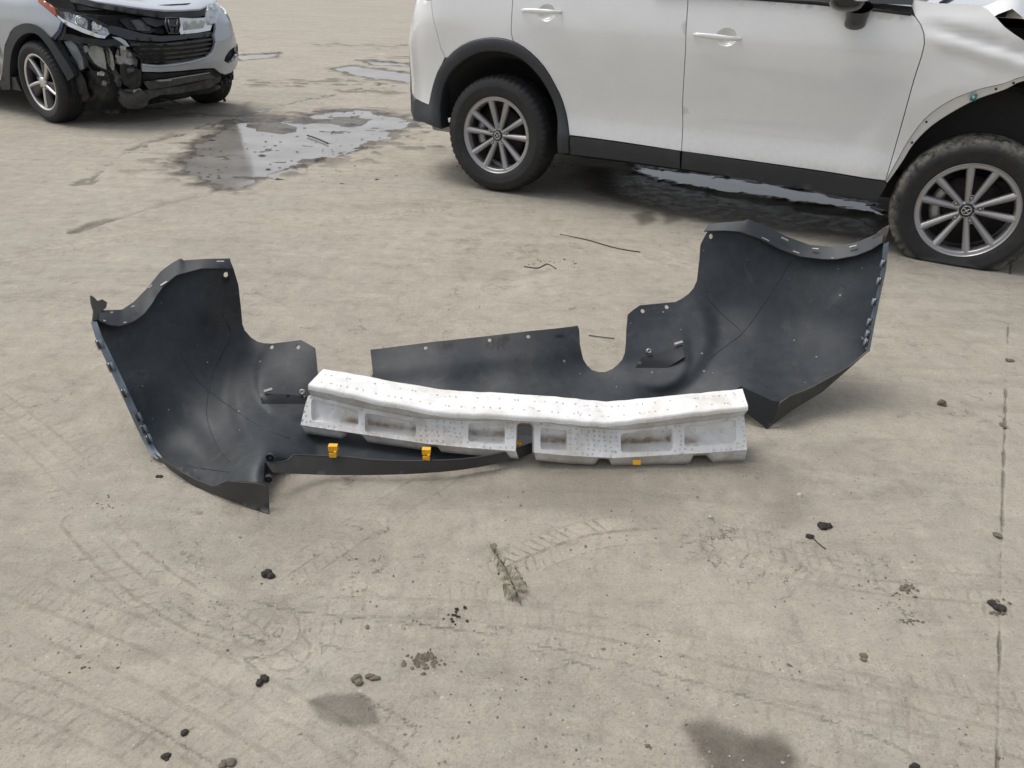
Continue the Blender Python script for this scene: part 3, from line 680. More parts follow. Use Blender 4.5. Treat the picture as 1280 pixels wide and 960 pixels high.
# door handles with a cupped recess behind
def handle(x0, p0, p1, rec, parent):
    a = np.array(xyz(*p0, .0)); b_ = np.array(xyz(*p1, .0)); rows = []
    for q in np.linspace(0, 1, 13):
        c_ = a + (b_ - a) * q; st = .040 * min(1, 2.6 * math.sqrt(q + .001)) * min(1, 2.2 * math.sqrt(1 - q + .001)); hh = .0135 * (.75 + .25 * math.sin(math.pi * q)) * (1 if .02 < q < .98 else .55)
        rows.append([(c_[0], c_[1] - st * .75 + .008 * math.cos(t_) - .002, c_[2] + hh * math.sin(t_)) for t_ in np.linspace(0, 2 * math.pi, 13)])
    h = MB().grid(rows).build('door_handle', WHITE, parent)
    c_ = np.array(xyz(*rec, .0)); rows = []
    for r_, dz in ((1.03, .0006), (.97, .0015), (.85, .010), (.6, .020), (.3, .025), (0.02, .026)):
        rows.append([(c_[0] + .058 * r_ * math.cos(t_), float(side_y(c_[0] + .058 * r_ * math.cos(t_), c_[2] + .045 * r_ * math.sin(t_))) + dz, c_[2] + .045 * r_ * math.sin(t_)) for t_ in np.linspace(0, 2 * math.pi, 33)])
    MB().grid(rows).build('handle_cup', WHITE, parent)
handle(0, (652, 12.5), (702, 15.5), (683, 16), rdoor); handle(0, (867, 42.5), (926, 49), (908, 46.5), fdoor)
# crumpled bonnet, dark bay and exposed bits
b = MB()
o_, d_ = F1.loc(1234, 10)
def bay(px, py, yy): o, d = F1.loc(px, py); return o + d * ((yy - o[1]) / d[1])
rows = []
for i, X in enumerate(np.linspace(2.28, 3.35, 22)):
    r = []
    for j, yy in enumerate(np.linspace(-.86, .86, 28)):
        zz_ = 1.185 + .05 * (1 - (yy / .8) ** 2) - .05 * (X - 2.28) + .10 * math.exp(-((X - 2.74 - .12 * yy) / .09) ** 2) - .07 * math.exp(-((X - 2.93 + .1 * yy) / .07) ** 2) + .045 * math.sin(9 * yy + 4 * X) * float(sstep(2.4, 2.9, X)) - .075 * float(sstep(.70, .86, abs(yy)))
        r.append((X + .015 * math.sin(11 * yy), yy, zz_))
    rows.append(r)
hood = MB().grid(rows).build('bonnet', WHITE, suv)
MB().box((2.85, 0, .76), (1.05, 1.50, .70)).build('engine_bay', DARKWELL, suv, False)
MB().box((2.46, 0, 1.165), (.34, 1.3, .03)).build('wiper_cowl', BLACK, suv, False)
MB().tube([(2.34, -.72, 1.20), (2.38, -.4, 1.225), (2.36, .1, 1.24)], .012, 6).build('wiper_arm', BLACK, suv)
b = MB(); rows = []
for i in range(8):
    q = i / 7; rows.append([(2.60 + .75 * q, -.83 + .02 * k, 1.075 - .06 * q - .05 * k + .012 * math.sin(12 * q)) for k in range(4)])
b.grid(rows).build('fender_rail', BLACK, suv)
rows = [[(3.30 + .06 * math.sin(5 * yy) - .25 * abs(yy) ** 2.5, yy, zz_) for yy in np.linspace(-.80, .80, 21)] for zz_ in np.linspace(.32, .95, 8)]
MB().grid(rows).build('front_panel', DARKWELL, suv)

# wheels of the white SUV
def suv_wheel(loc, rz, rot, flat=None, mt=TYRE):
    wh = wheel_rim(suv, loc, .233, ALLOY, rz)
    make_tyre(wh, tread_profile(.358, .205, .226, .000), mt, flat=flat)
    for k in range(5):
        for s_ in (-1, 1):
            spoke_mesh(.036, .219, .027, .041, .028, .006, R_(rot + 72 * k + s_ * 15.8), 0, .03, .007).build('spoke', ALLOY, wh)
        a = R_(rot + 72 * k); cx, cz = .060 * math.cos(a), .060 * math.sin(a)
        MB().add(*ring_pts(cx, cz, ((.017, .045), (.0165, .027), (.013, .0255), (.0125, .040), (.002, .040)), 18)).build('lug_seat', ALLOY, wh)
        MB().add(*ring_pts(cx, cz, ((.0095, .040), (.0095, .026), (.007, .021), (.001, .020)), 6)).build('lug_nut', STEEL, wh)
    MB().lathe([(.045, .05), (.045, .034), (.040, .028), (.034, .026)], 40).build('hub', ALLOY, wh)
    cp = MB().lathe([(.034, .030), (.033, .021), (.029, .019), (.0005, .018)], 40).build('hub_cap', GLOSSBLK, wh)
    e = MB(); torus(e, .0215, .0022, .0172, 36, 6)
    e.tube([(-.018, .0165, .008), (-.009, .0165, .0075), (-.003, .0165, .001), (0, .0165, -.003), (.003, .0165, .001), (.009, .0165, .0075), (.018, .0165, .008)], [.0012, .0022, .0026, .0028, .0026, .0022, .0012], 6)
    e.tube([(-.016, .0165, -.009), (-.008, .0165, -.010), (0, .0165, -.003), (.008, .0165, -.010), (.016, .0165, -.009)], [.0008, .0016, .002, .0016, .0008], 6)
    e.build('wing_emblem', BRIGHT, wh)
    brake_and_hub(wh, .229, RUST)
    return wh
def ring_pts(cx, cz, prof, n):
    m = len(prof); v = [(cx + r * math.cos(2 * math.pi * i / n), yy, cz + r * math.sin(2 * math.pi * i / n)) for i in range(n) for r, yy in prof]
    return v, [(i * m + k, i * m + k + 1, ((i + 1) % n) * m + k + 1, ((i + 1) % n) * m + k) for i in range(n) for k in range(m - 1)]
wr = suv_wheel((0, -.90, .352), 0, 88)
wf = suv_wheel((2.7, -.90, .276), 0, 84, .270, MUDTYRE); wf['label'] = 'front wheel sitting on a flat, muddy tyre'
def copy_tree(o, parent):
    c_ = o.copy(); C.objects.link(c_); c_.parent = parent
    for ch in [k for k in bpy.data.objects if k.parent == o]: copy_tree(ch, c_)
    return c_
for src, lx in ((wr, 0),(wr, 2.7)):
    q = copy_tree(src, suv); q.location = (lx, .90, .352); q.rotation_euler = (0, 0, math.pi)

# ------------------------------------------------------------------ grey car with a torn-open front corner
F2 = Frame(-3.64591211, 7.71534405, -.5683699)
grey = empty('crossover_car', 'silver grey car with its front corner torn open', 'car', tuple(F2.o), F2.yaw)
XFZ = [.10, .22, .35, .50, .65, .80, .92, 1.05]; XFV = [.66, .76, .81, .835, .835, .80, .72, .60]
B2Z = [.15, .28, .45, .65, .80, .95, 1.10]; B2V = [.82, .855, .875, .886, .88, .86, .80]
def hull2(p, off=0.0):
    xf = np.interp(p[..., 2], XFZ, XFV) - off; bb = np.interp(p[..., 2], B2Z, B2V) - off
    return (np.clip(p[..., 0] + .10, 0, None) / (xf + .10)) ** 3.0 + (np.abs(p[..., 1]) / bb) ** 3.0 - 1
def Hs(V, off=0.0):
    """pixels -> points on the car's outer hull, found along the sight line"""
    V = np.asarray(V, float).reshape(-1, 2); out = []
    offs = np.broadcast_to(off, (len(V),))
    ts = np.linspace(4.5, 11.5, 200)
    for (px, py), of in zip(V, offs):
        o, d = F2.loc(px, py); d = d / np.linalg.norm(d); Q = o + ts[:, None] * d; h = hull2(Q, of); k = np.where(h < 0)[0]
        if len(k) == 0: t_ = ts[np.argmin(h)]
        else:
            a, b = ts[max(0, k[0] - 1)], ts[k[0]]
            for _ in range(20):
                m = (a + b) / 2
                if hull2(o + m * d, of) < 0: b = m
                else: a = m
            t_ = b
        out.append(o + t_ * d)
    return np.array(out)
def H(px, py, off=0.0): return Hs([(px, py)], off)[0]
VIEW2 = -np.array([F2.loc(160, 60)[1]])[0]
def hp(name, poly, m, off=0.0, step=4.0, skirt=.02, noise=0.0, holes=(), parent=None, label=None, nf=.08):
    def f(V):
        o = np.full(len(V), off)
        if noise: o = o + (fbm(V[:, 0] * nf, V[:, 1] * nf, 3, int(abs(poly[0][0]) * 7) % 97) - .5) * noise
        return Hs(V, o)
    return sheet(name, poly, f, m, parent or grey, holes, step, skirt, VIEW2, label=label)
def ht(name, pts, r, m, off=0.0, n=6, parent=None, sm=True):
    q = catmull(pts, 4) if sm and len(pts) > 2 else pts
    P_ = [H(p[0], p[1], p[2] if len(p) > 2 else off) for p in q]
    return MB().tube(P_, r, n).build(name, m, parent or grey)
# side panels behind the wheel, in the car's own metres
def side2(V, sgn=-1):
    bb = np.interp(V[:, 1], B2Z, B2V); return np.stack([V[:, 0], sgn * bb, V[:, 1]], 1)
for sg in (-1, 1):
    fn = lambda V, sg=sg: side2(V, sg)
    sheet('front_door', [(-.50, .34), (-.50, 1.0), (-.56, 1.06), (-1.55, 1.08), (-1.55, .34)], fn, SILVER, grey, (), .06, .02, (0, sg, 0))
    sheet('rear_door', [(-1.56, .34), (-1.56, 1.08), (-2.35, 1.12), (-2.25, .7), (-2.12, .34)], fn, SILVER, grey, (), .06, .02, (0, sg, 0))
    sheet('quarter_panel', [(-2.13, .42), (-2.26, .7), (-2.36, 1.12), (-3.3, 1.12), (-3.4, .5), (-3.06, .4), (-2.95, .62), (-2.61, .76), (-2.27, .62)], fn, SILVER, grey, (), .06, .02, (0, sg, 0))
    sheet('sill_trim', [(-.42, .22), (-.42, .335), (-2.12, .335), (-2.2, .22)], fn, CLAD, grey, (), .06, .04, (0, sg, 0))
    MB().grid([[(X, sg * .80, 1.07), (X, sg * W, Z)] for X, Z, W in ((-.45, 1.12, .78), (-.9, 1.42, .64), (-1.4, 1.54, .58), (-2.4, 1.55, .57), (-3.0, 1.35, .62))]).build('side_window', GLASS, grey)
MB().grid([[(X, yy * W, Z + .03 * (1 - yy * yy)) for yy in np.linspace(-1, 1, 9)] for X, Z, W in ((-1.15, 1.52, .58), (-1.6, 1.58, .57), (-2.6, 1.57, .57), (-3.2, 1.42, .58))]).build('roof', SILVER, grey)
MB().grid([[(X, yy * W, Z + .04 * (1 - yy * yy)) for yy in np.linspace(-1, 1, 9)] for X, Z, W in ((-.05, 1.04, .74), (-.6, 1.30, .66), (-1.15, 1.52, .58))]).build('windscreen', GLASS, grey)
MB().grid([[(X, yy * W, Z) for yy in np.linspace(-1, 1, 9)] for X, Z, W in ((-3.2, 1.42, .58), (-3.45, 1.1, .76), (-3.5, .5, .80))]).build('tailgate', SILVER, grey)
MB().box((-1.5, 0, .30), (3.6, 1.4, .16)).build('underbody', DARKWELL, grey, False)
MB().box((.22, 0, .56), (.80, 1.22, .62)).build('engine_bay', DARKWELL, grey, False)
# far fender and the near one
ffar = [(-.49, .34), (-.49, 1.0), (.2, .94), (.62, .86), (.62, .5), (.40, .42), (.36, .55), (.22, .70), (0, .76), (-.22, .70), (-.36, .55), (-.42, .34)]
sheet('front_fender', ffar, lambda V: np.stack([V[:, 0], np.array([(np.interp(z_, B2Z, B2V)) * max(0, 1 - (max(0, x_ + .10) / (np.interp(z_, XFZ, XFV) + .10)) ** 3) ** (1 / 3) for x_, z_ in V]), V[:, 1]], 1), SILVER, grey, (), .05, .02, (0, 1, 0))
hp('front_fender', [(-60, -14), (0, -14), (30, -12), (47, -1), (57, 8), (68, 19), (76, 27), (72, 38), (64, 47), (50, 35), (40, 31), (32, 29), (22, 32), (13, 39), (6, 56), (3, 80), (1, 100), (-2, 100), (-1, 60), (-6, 10)], SILVER, 0.0, 5, .02)
hp('fender_edge', [(64, 47), (72, 37), (76, 27), (79, 29), (76, 40), (69, 50)], simple('blue_black_paint', (.03, .05, .10), .2, .1, .1, 10, coat=.6), .004, 3, .02)
oa = catmull([(2, 112), (3, 85), (7, 57), (14, 38), (24, 31), (33, 29), (43, 31), (52, 37), (65, 51), (77, 68), (86, 82), (93, 95)], 3)
ia = catmull([(13, 112), (12, 90), (14, 68), (20, 52), (28, 44), (36, 41), (44, 42), (51, 47), (61, 60), (70, 75), (78, 89), (85, 101)], 3)
hp('wheel_arch_trim', oa + ia[::-1], CLAD, -.012, 3.5, .06)
b = MB(); rows = []
for i in range(25):
    a = R_(-15 + 210 * i / 24); rows.append([(r * math.cos(a), yy, .35 + r * math.sin(a)) for r, yy in ((.39, -.83), (.39, -.62), (.02, -.60))])
b.grid(rows).build('wheel_liner', DARKWELL, grey)
b = MB(); rows = []
for i in range(25):
    a = R_(-15 + 210 * i / 24); rows.append([(r * math.cos(a), yy, .35 + r * math.sin(a)) for r, yy in ((.39, .83), (.39, .62), (.02, .60))])
b.grid(rows).build('wheel_liner', DARKWELL, grey)
# dark sheet added behind the front parts so their gaps look shaded
hp('front_gap_shade', [(60, 30), (110, 20), (200, 6), (268, 2), (282, 30), (292, 80), (285, 98), (235, 122), (190, 130), (150, 138), (118, 130), (100, 95), (84, 60)], DARKWELL, .13, 6, .02, .04)
# bonnet edge: pale silver, buckled
hb = []
for q, (dx, dz) in enumerate(((.0, -.022), (.012, -.004), (0, .004), (-.10, .03), (-.45, .085), (-.95, .12))):
    hb.append([np.array(H(px, py, .05)) + np.array([dx * 1.0, 0, dz]) * np.array([1, 1, 1]) + (np.array([0, (0 - H(px, py, .05)[1]) * .10 * max(0, q - 2), 0])) for px, py in resample([(96, -4), (120, 1.5), (140, 4.5), (160, 7.5), (182, 10.5), (206, 12.5), (228, 12.5), (250, 11), (262, 5), (270, 0)], 6, False)])
MB().grid(hb).build('bonnet', SILVER, grey)
hp('bonnet_gap_shade', [(90, -6), (120, 3), (160, 9.5), (206, 15), (250, 13.5), (266, 5), (270, 9), (262, 18), (232, 24), (204, 23), (160, 16), (118, 9), (88, 2)], BLACK, .045, 4, .02, .02)  # black strip standing in for the shaded gap under the bonnet edge
# near headlamp
lampo = [(70, 9), (82, 11), (97, 15), (112, 21), (126, 27), (137, 33), (139, 40), (134, 45), (126, 46), (108, 40), (90, 32), (77, 26), (72, 18)]
hl = hp('headlight', lampo, LAMPIN, .05, 4, .03)
hp('lamp_lens_edge', [(72, 9), (82, 11), (97, 15), (112, 21), (126, 27), (137, 33), (135, 34.5), (124, 29.5), (110, 23.5), (95, 17.5), (80, 13.5), (72, 12)], BLACK, .018, 4, .02, parent=hl)
hp('chrome_strip', [(70, 17), (77, 23), (92, 30), (108, 37), (126, 44), (133, 45), (131, 48), (122, 47), (104, 41), (86, 33), (74, 26)], CHROME, .012, 4, .02, parent=hl)
def disc2(px, py, off, rpx, m, name, parent, depth=.03):
    c_ = H(px, py, off); n_ = np.array([.86, -.48, .1]); n_ /= np.linalg.norm(n_); u = np.cross(n_, [0, 0, 1]); u /= np.linalg.norm(u); v_ = np.cross(u, n_)
    s_ = rpx * 6.3 / FOC; rows = []
    for r, dd in ((1.0, -.01), (1.0, .012), (.86, .016), (.80, .004), (.5, .012), (.02, .018)):
        rows.append([c_ + n_ * dd + (u * math.cos(a) + v_ * math.sin(a)) * s_ * r for a in np.linspace(0, 2 * math.pi, 25)])
    return MB().grid(rows).build(name, m, parent)
disc2(101, 26.5, .045, 6.6, CHROME, 'projector_lamp', hl); disc2(101, 26.5, .028, 4.2, LENS, 'projector_lens', hl); disc2(121, 32, .045, 5.6, CHROME, 'reflector_lamp', hl); disc2(86, 19.5, .045, 3.8, LAMPIN, 'side_lamp', hl)
hp('lamp_bezel', [(110, 24), (113, 24), (113, 38), (109, 37)], BLACK, .03, 3, .02, parent=hl)
hp('side_reflector', [(46, -3), (54, 0), (61, 4), (68, 9.5), (71, 19), (66, 18), (58, 11), (48, 3)], ORANGE, -.002, 3, .02)
# far headlamp
hl2 = hp('headlight', [(258, 20), (260, 6), (268, 1), (274, 6), (277, 13), (274, 21), (269, 29), (262, 30)], LENS, .012, 3, .03)
hp('lamp_strip', [(262, 8), (268, 3), (272, 9), (268, 18), (263, 22), (265, 13)], LAMPIN, .004, 3, .01, parent=hl2)
# gloss upper grille bar, chrome bar, badge
hp('grille_bar', [(133, 32), (145, 33), (160, 37), (178, 42), (200, 45), (226, 44), (258, 40), (267, 40), (267, 45), (240, 48), (204, 52), (176, 51), (158, 49), (148, 45), (136, 41)], GLOSSBLK, .03, 4, .03)
hp('grille_duct', [(148, 24), (165, 20), (200, 24), (206, 42), (180, 41), (160, 36)], BLACK, .09, 4, .02, .05)
hp('duct_flap', [(164, 25), (176, 24), (189, 29), (188, 39), (172, 38)], GREYPL, .075, 4, .02, .03)
hp('duct_flap', [(176, 22), (205, 22), (207, 30), (196, 34), (184, 30)], BLACK, .06, 4, .02, .03)
hp('chrome_bar', [(224, 22), (240, 23), (256, 22), (265, 18), (268, 23), (263, 38), (246, 41), (226, 43), (223, 36)], CHROME, .028, 4, .03, .006)
hp('bar_inlay', [(229, 27), (252, 25), (257, 27), (254, 35), (230, 38)], MILKY, .022, 4, .006, .004)
em = hp('badge', [(207, 22), (216, 21.5), (224, 22), (225.5, 30), (224, 41), (217, 43), (210, 41), (206, 31)], GLOSSBLK, .020, 3, .02)
for pts in ([(210.5, 24.5), (211.5, 31.5), (213.5, 40)], [(222, 24.5), (221.3, 31.5), (219.5, 40)], [(211.5, 31.5), (216.5, 33), (221.3, 31.5)]):
    ht('badge_letter', pts, .009, DALLOY, .010, 6, em, False)
ht('badge_frame', [(207.5, 22.5), (224, 22.5), (225, 31), (222.5, 42), (210.5, 42), (206.5, 31), (207.5, 22.5)], .006, DALLOY, .014, 6, em, False)
# lower grille with slats
gr = hp('lower_grille', [(159, 50), (176, 53), (204, 54), (240, 50), (267, 44), (268, 60), (264, 67), (240, 73), (205, 79), (181, 79), (170, 66)], BLACK, .055, 4, .02)
for a, b_ in (((163, 54.5), (266, 47.5)), ((167, 60), (267, 53)), ((171, 66), (267, 58.5)), ((175, 71.5), (266, 63.5)), ((179, 76.5), (262, 69))):
    top = [(a[0] + (b_[0] - a[0]) * q, a[1] + (b_[1] - a[1]) * q + 2.6 * math.sin(math.pi * q)) for q in np.linspace(0, 1, 14)]
    hp('slat', top + [(p[0], p[1] + 2.4) for p in top[::-1]], BLACK if False else GLOSSBLK, .024, 3, .035, parent=gr)
# silver bumper skin: right end, and the band under the grille
bump = [(277, 11), (281, 17), (286, 25), (290, 33), (294, 45), (296.5, 57), (297.5, 70), (297, 80), (294, 86), (288, 91), (281, 93), (275, 91), (268, 85), (255, 85.5), (225, 88.5), (200, 90), (178, 89.5), (178, 80), (200, 82), (235, 77.5), (258, 71), (266, 64), (270, 54), (268, 44), (270, 36), (270, 28), (275, 20)]
foghole = [(282, 70), (287, 63), (293, 58.5), (296, 58), (296, 70), (292, 76), (285, 79.5), (280, 76)]
bp = hp('front_bumper', bump, SILVER, 0.0, 3, .03, 0, (foghole,))
hp('fog_lamp_recess', [(279, 78), (282, 68), (288, 60), (297, 55), (298, 70), (293, 79), (285, 82)], DARKWELL, .04, 3, .01)
ht('chrome_lip', [(178, 81), (200, 83), (235, 78.5), (258, 72), (266.5, 64.5), (270, 54)], .008, SILVER, -.003)
# ragged lower grille and undertray
hp('lower_intake', [(179, 91), (200, 92), (240, 89), (268, 86), (276, 93), (268, 99), (240, 99), (215, 104), (186, 107), (178, 100)], BLACK, .05, 4, .02, .03)
hp('splitter', [(180, 104), (205, 101), (232, 97), (262, 93), (270, 97), (242, 102), (210, 109), (186, 112)], GREYPL, .02, 3, .02, .03)
hp('undertray', [(146, 116), (160, 112), (186, 113), (215, 109), (240, 105), (262, 99), (276, 95), (277, 101), (262, 110), (240, 114), (222, 117), (200, 119), (187, 124), (181, 134), (166, 136), (154, 134), (148, 126)], GREYPL, .05, 4, .02, .10)
hp('undertray', [(188, 120), (214, 112), (248, 107), (274, 101), (276, 110), (262, 117), (240, 119), (215, 123)], BLACK, .10, 4, .02, .08)
ht('splitter_edge', [(182, 103), (206, 100), (236, 95), (262, 91)], .006, CLIPW, .03)
hp('tray_flap', [(150, 113), (170, 111), (186, 117), (185, 131), (176, 136), (160, 136), (150, 127)], GREYPL, .02, 4, .015, .06)
# exposed corner: fender brace, washer tank, lamp housing, hoses, torn liner
hp('fender_brace', [(80, 52), (88, 50), (96, 58), (103, 72), (105, 86), (97, 89), (93, 74), (86, 62)], FENDIN, .05, 3, .03, .03)
hp('fender_brace', [(90, 51), (99, 54), (106, 66), (108, 84), (104, 86), (102, 70), (96, 58)], FENDIN, .09, 3, .03, .03)
hp('bracket_plate', [(66, 46), (74, 34), (82, 32), (82, 40), (78, 50), (70, 50)], GREYPL, .03, 3, .02, .03)
hp('bumper_bracket', [(80, 42), (100, 46), (130, 50), (150, 48), (160, 56), (150, 57), (128, 58), (100, 53), (80, 50)], BLACK, .02, 4, .02, .03)
hp('washer_tank', [(110, 55), (122, 53), (134, 57), (140, 66), (143, 80), (143, 88), (130, 87), (120, 82), (112, 70), (108, 62)], MILKY, .075, 3, .05, .03)
hp('tank_seam', [(131, 56), (135, 58), (138, 80), (136, 84), (133, 70)], GREYPL, .06, 3, .02, .01)
hp('horn_body', [(146, 63), (156, 61), (165, 67), (166, 80), (157, 84), (147, 79), (144, 70)], STEEL, .06, 3, .05, .08, nf=.3)
hp('horn_body', [(150, 80), (168, 84), (177, 88), (176, 108), (165, 112), (155, 106), (150, 92)], BLACK, .03, 3, .05, .05, nf=.2)
hp('fog_lamp', [(137, 92), (147, 90), (153, 97), (151, 108), (141, 110), (135, 103)], GREYPL, .07, 3, .05, .07, nf=.3)
hp('wing_piece', [(140, 46), (150, 47), (157, 51), (162, 58), (158, 58), (150, 52)], SILVER, .01, 3, .02)
hp('torn_liner', [(92, 84), (104, 90), (118, 88), (132, 92), (140, 112), (160, 126), (158, 140), (140, 143), (120, 138), (106, 128), (98, 108)], BLACK, .085, 4, .02, .10)
hp('torn_liner', [(88, 70), (98, 86), (106, 100), (112, 122), (104, 128), (96, 110), (90, 96)], BLACK, .03, 4, .015, .04)
for pts in ([(102, 52, .03), (106, 62, .04), (112, 74, .03), (124, 84, .02), (140, 90, .03)], [(108, 58, .03), (118, 56, .02), (130, 60, .03), (137, 66, .03)], [(106, 62, .04), (109, 80, .03), (120, 92, .04), (136, 97, .04)], [(134, 60, .02), (141, 56, .02), (148, 60, .03), (150, 70, .02)], [(150, 100, .02), (150, 110, .02), (160, 116, .02), (175, 113, .02)], [(166, 66, .03), (176, 74, .03), (178, 84, .03)], [(200, 124, .04), (214, 126, .05), (228, 131, .07)]):
    ht('hose', pts, .007, BLACK)
for sc_, m_ in (([(104, 60), (109, 58), (112, 63), (107, 66)], FENDIN), ([(122, 90), (131, 91), (130, 95), (121, 94)], CLIPW), ([(150, 58), (156, 57), (158, 62), (151, 63)], CLIPW), ([(158, 86), (166, 84), (168, 89), (160, 91)], GREYPL), ([(128, 101), (134, 104), (132, 108), (127, 106)], FENDIN), ([(166, 113), (176, 111), (177, 114), (167, 116)], CLIPW)):
    hp('bracket_and_glint_scrap', sc_, m_, .02, 2, .02, .04, nf=.3)  # the pale pieces are added as small bright highlights in the torn corner
hp('foil_scrap', [(196, 100), (205, 99.5), (215, 99), (214, 101), (199, 102)], CLIPW, .01, 2, .004, .01)
# hanging bundle of torn clips with a dangling wire
bun = MB()
for _ in range(26):
    px, py = rng.uniform(275, 290), rng.uniform(93, 110) - 3; c_ = H(px, py, .015 + rng.uniform(0, .06)); r = rng.uniform(.012, .026)
    bun.box(c_, (r, r * 1.3, r * .9), Matrix.Rotation(rng.uniform(0, 3), 3, 'Z') @ Matrix.Rotation(rng.uniform(0, 3), 3, 'X'))
bun.build('broken_clip_bundle', BLACK, grey, False)['kind'] = 'stuff'
p0 = H(276, 98, .02); MB().tube([p0, p0 + np.array([.0, 0, -.09]), p0 + np.array([.01, 0, -.18])], .004, 5).box(p0 + np.array([.01, 0, -.19]), (.018, .018, .03)).build('dangling_wire', BLACK, grey)

def grey_wheel(loc, rz):
    wh = wheel_rim(grey, loc, .228, DALLOY, rz)
    make_tyre(wh, tread_profile(.330, .195, .221, 0), TYRE)
    MB().lathe([(.228, -.004), (.224, -.006), (.214, -.001), (.211, .004)], 72).build('rim_edge', BRIGHT, wh)
    for k in range(5):
        spoke_mesh(.030, .216, .030, .026, .016, .002, R_(112 + 72 * k), .16, .03, .002).build('spoke', BRIGHT, wh)
        spoke_mesh(.030, .214, .045, .115, .022, .012, R_(112 + 72 * k + 17), .10, .03, .0).build('dark_spoke', DALLOY, wh)
        a = R_(148 + 72 * k); MB().add(*ring_pts(.055 * math.cos(a), .055 * math.sin(a), ((.010, .03), (.010, .016), (.002, .014)), 8)).build('lug_nut', STEEL, wh)
    MB().lathe([(.046, .04), (.044, .012), (.030, .006), (.0005, .005)], 32).build('hub_cap', BRIGHT, wh)
    brake_and_hub(wh, .228, RUST); return wh
wg = grey_wheel((0, -.87, .330), 0)
for lx, ly, rz in ((-2.61, -.87, 0), (0, .87, math.pi), (-2.61, .87, math.pi)):
    q = copy_tree(wg, grey); q.location = (lx, ly, .330); q.rotation_euler = (0, 0, rz)

# ------------------------------------------------------------------ loose bumper cover, seen from its inner side
class TPS:
    def __init__(s, pts, vals, reg=1e-4):
        s.p = np.array(pts, float) / 100; v = np.array(vals, float); n = len(v)
        K = s.k(s.p, s.p) + reg * np.eye(n); Pm = np.c_[np.ones(n), s.p]
        A = np.block([[K, Pm], [Pm.T, np.zeros((3, 3))]]); s.w = np.linalg.solve(A, np.r_[v, 0, 0, 0])
    def k(s, a, b):
        r2 = ((a[:, None] - b[None]) ** 2).sum(-1); return .5 * r2 * np.log(r2 + 1e-12)
    def __call__(s, q):
        q = np.asarray(q, float) / 100; return s.k(q, s.p) @ s.w[:-3] + np.c_[np.ones(len(q)), q] @ s.w[-3:]
ctl = [((226, 323), 2.30), ((290, 325), 2.36), ((185, 360), 2.22), ((124, 388), 2.08), ((113, 400), 2.04), ((124, 424), 2.01), ((156, 491), 1.93), ((192, 568), 1.845), ((228, 590), 1.76), ((265, 607), 1.70),
       ((300, 604), 1.665), ((329, 604), 1.655), ((331, 578), 1.72), ((302, 405), 2.37), ((330, 429), 2.33), ((376, 425), 2.31), ((394, 434), 2.28), ((398, 469), 2.20),
       ((430, 500), 2.16), ((463, 436), 2.32), ((470, 475), 2.22), ((600, 420), 2.38), ((722, 407), 2.43), ((729, 449), 2.36), ((753, 465), 2.32), ((782, 440), 2.38), ((785, 391), 2.50), ((844, 378), 2.58),
       ((874, 330), 2.66), ((884, 289), 2.70), ((931, 275), 2.68), ((982, 300), 2.66), ((1044, 309), 2.60), ((1108, 300), 2.50), ((1099, 368), 2.43), ((1085, 440), 2.34), ((1040, 468), 2.27), ((997, 491), 2.20), ((975, 503), 2.16), ((962, 501), 2.16), ((926, 483), 2.20),
       ((220, 450), 2.10), ((260, 390), 2.26), ((170, 440), 2.06), ((230, 530), 1.95), ((290, 540), 1.91), ((350, 520), 2.02), ((330, 470), 2.17), ((260, 575), 1.82),
       ((420, 545), 2.03), ((500, 560), 1.955), ((600, 560), 1.96), ((420, 572), 1.91), ((500, 585), 1.862), ((360, 575), 1.80), ((350, 585), 1.775), ((600, 500), 2.16), ((640, 470), 2.24), ((560, 470), 2.22), ((760, 510), 2.18), ((860, 500), 2.20), ((850, 440), 2.38), ((930, 420), 2.44), ((1000, 400), 2.47), ((940, 350), 2.60), ((1050, 380), 2.46), ((700, 545), 2.05), ((850, 535), 2.12)]
tps = TPS([c_[0] for c_ in ctl], [c_[1] for c_ in ctl], 2e-4)
def circ(V, cx, cy, rx, ry, soft, rot=0):
    d0 = V - np.array([cx, cy]); ca, sa = math.cos(rot), math.sin(rot); e = np.hypot((d0[:, 0] * ca + d0[:, 1] * sa) / rx, (-d0[:, 0] * sa + d0[:, 1] * ca) / ry); return 1 - sstep(1 - soft, 1 + soft, e)
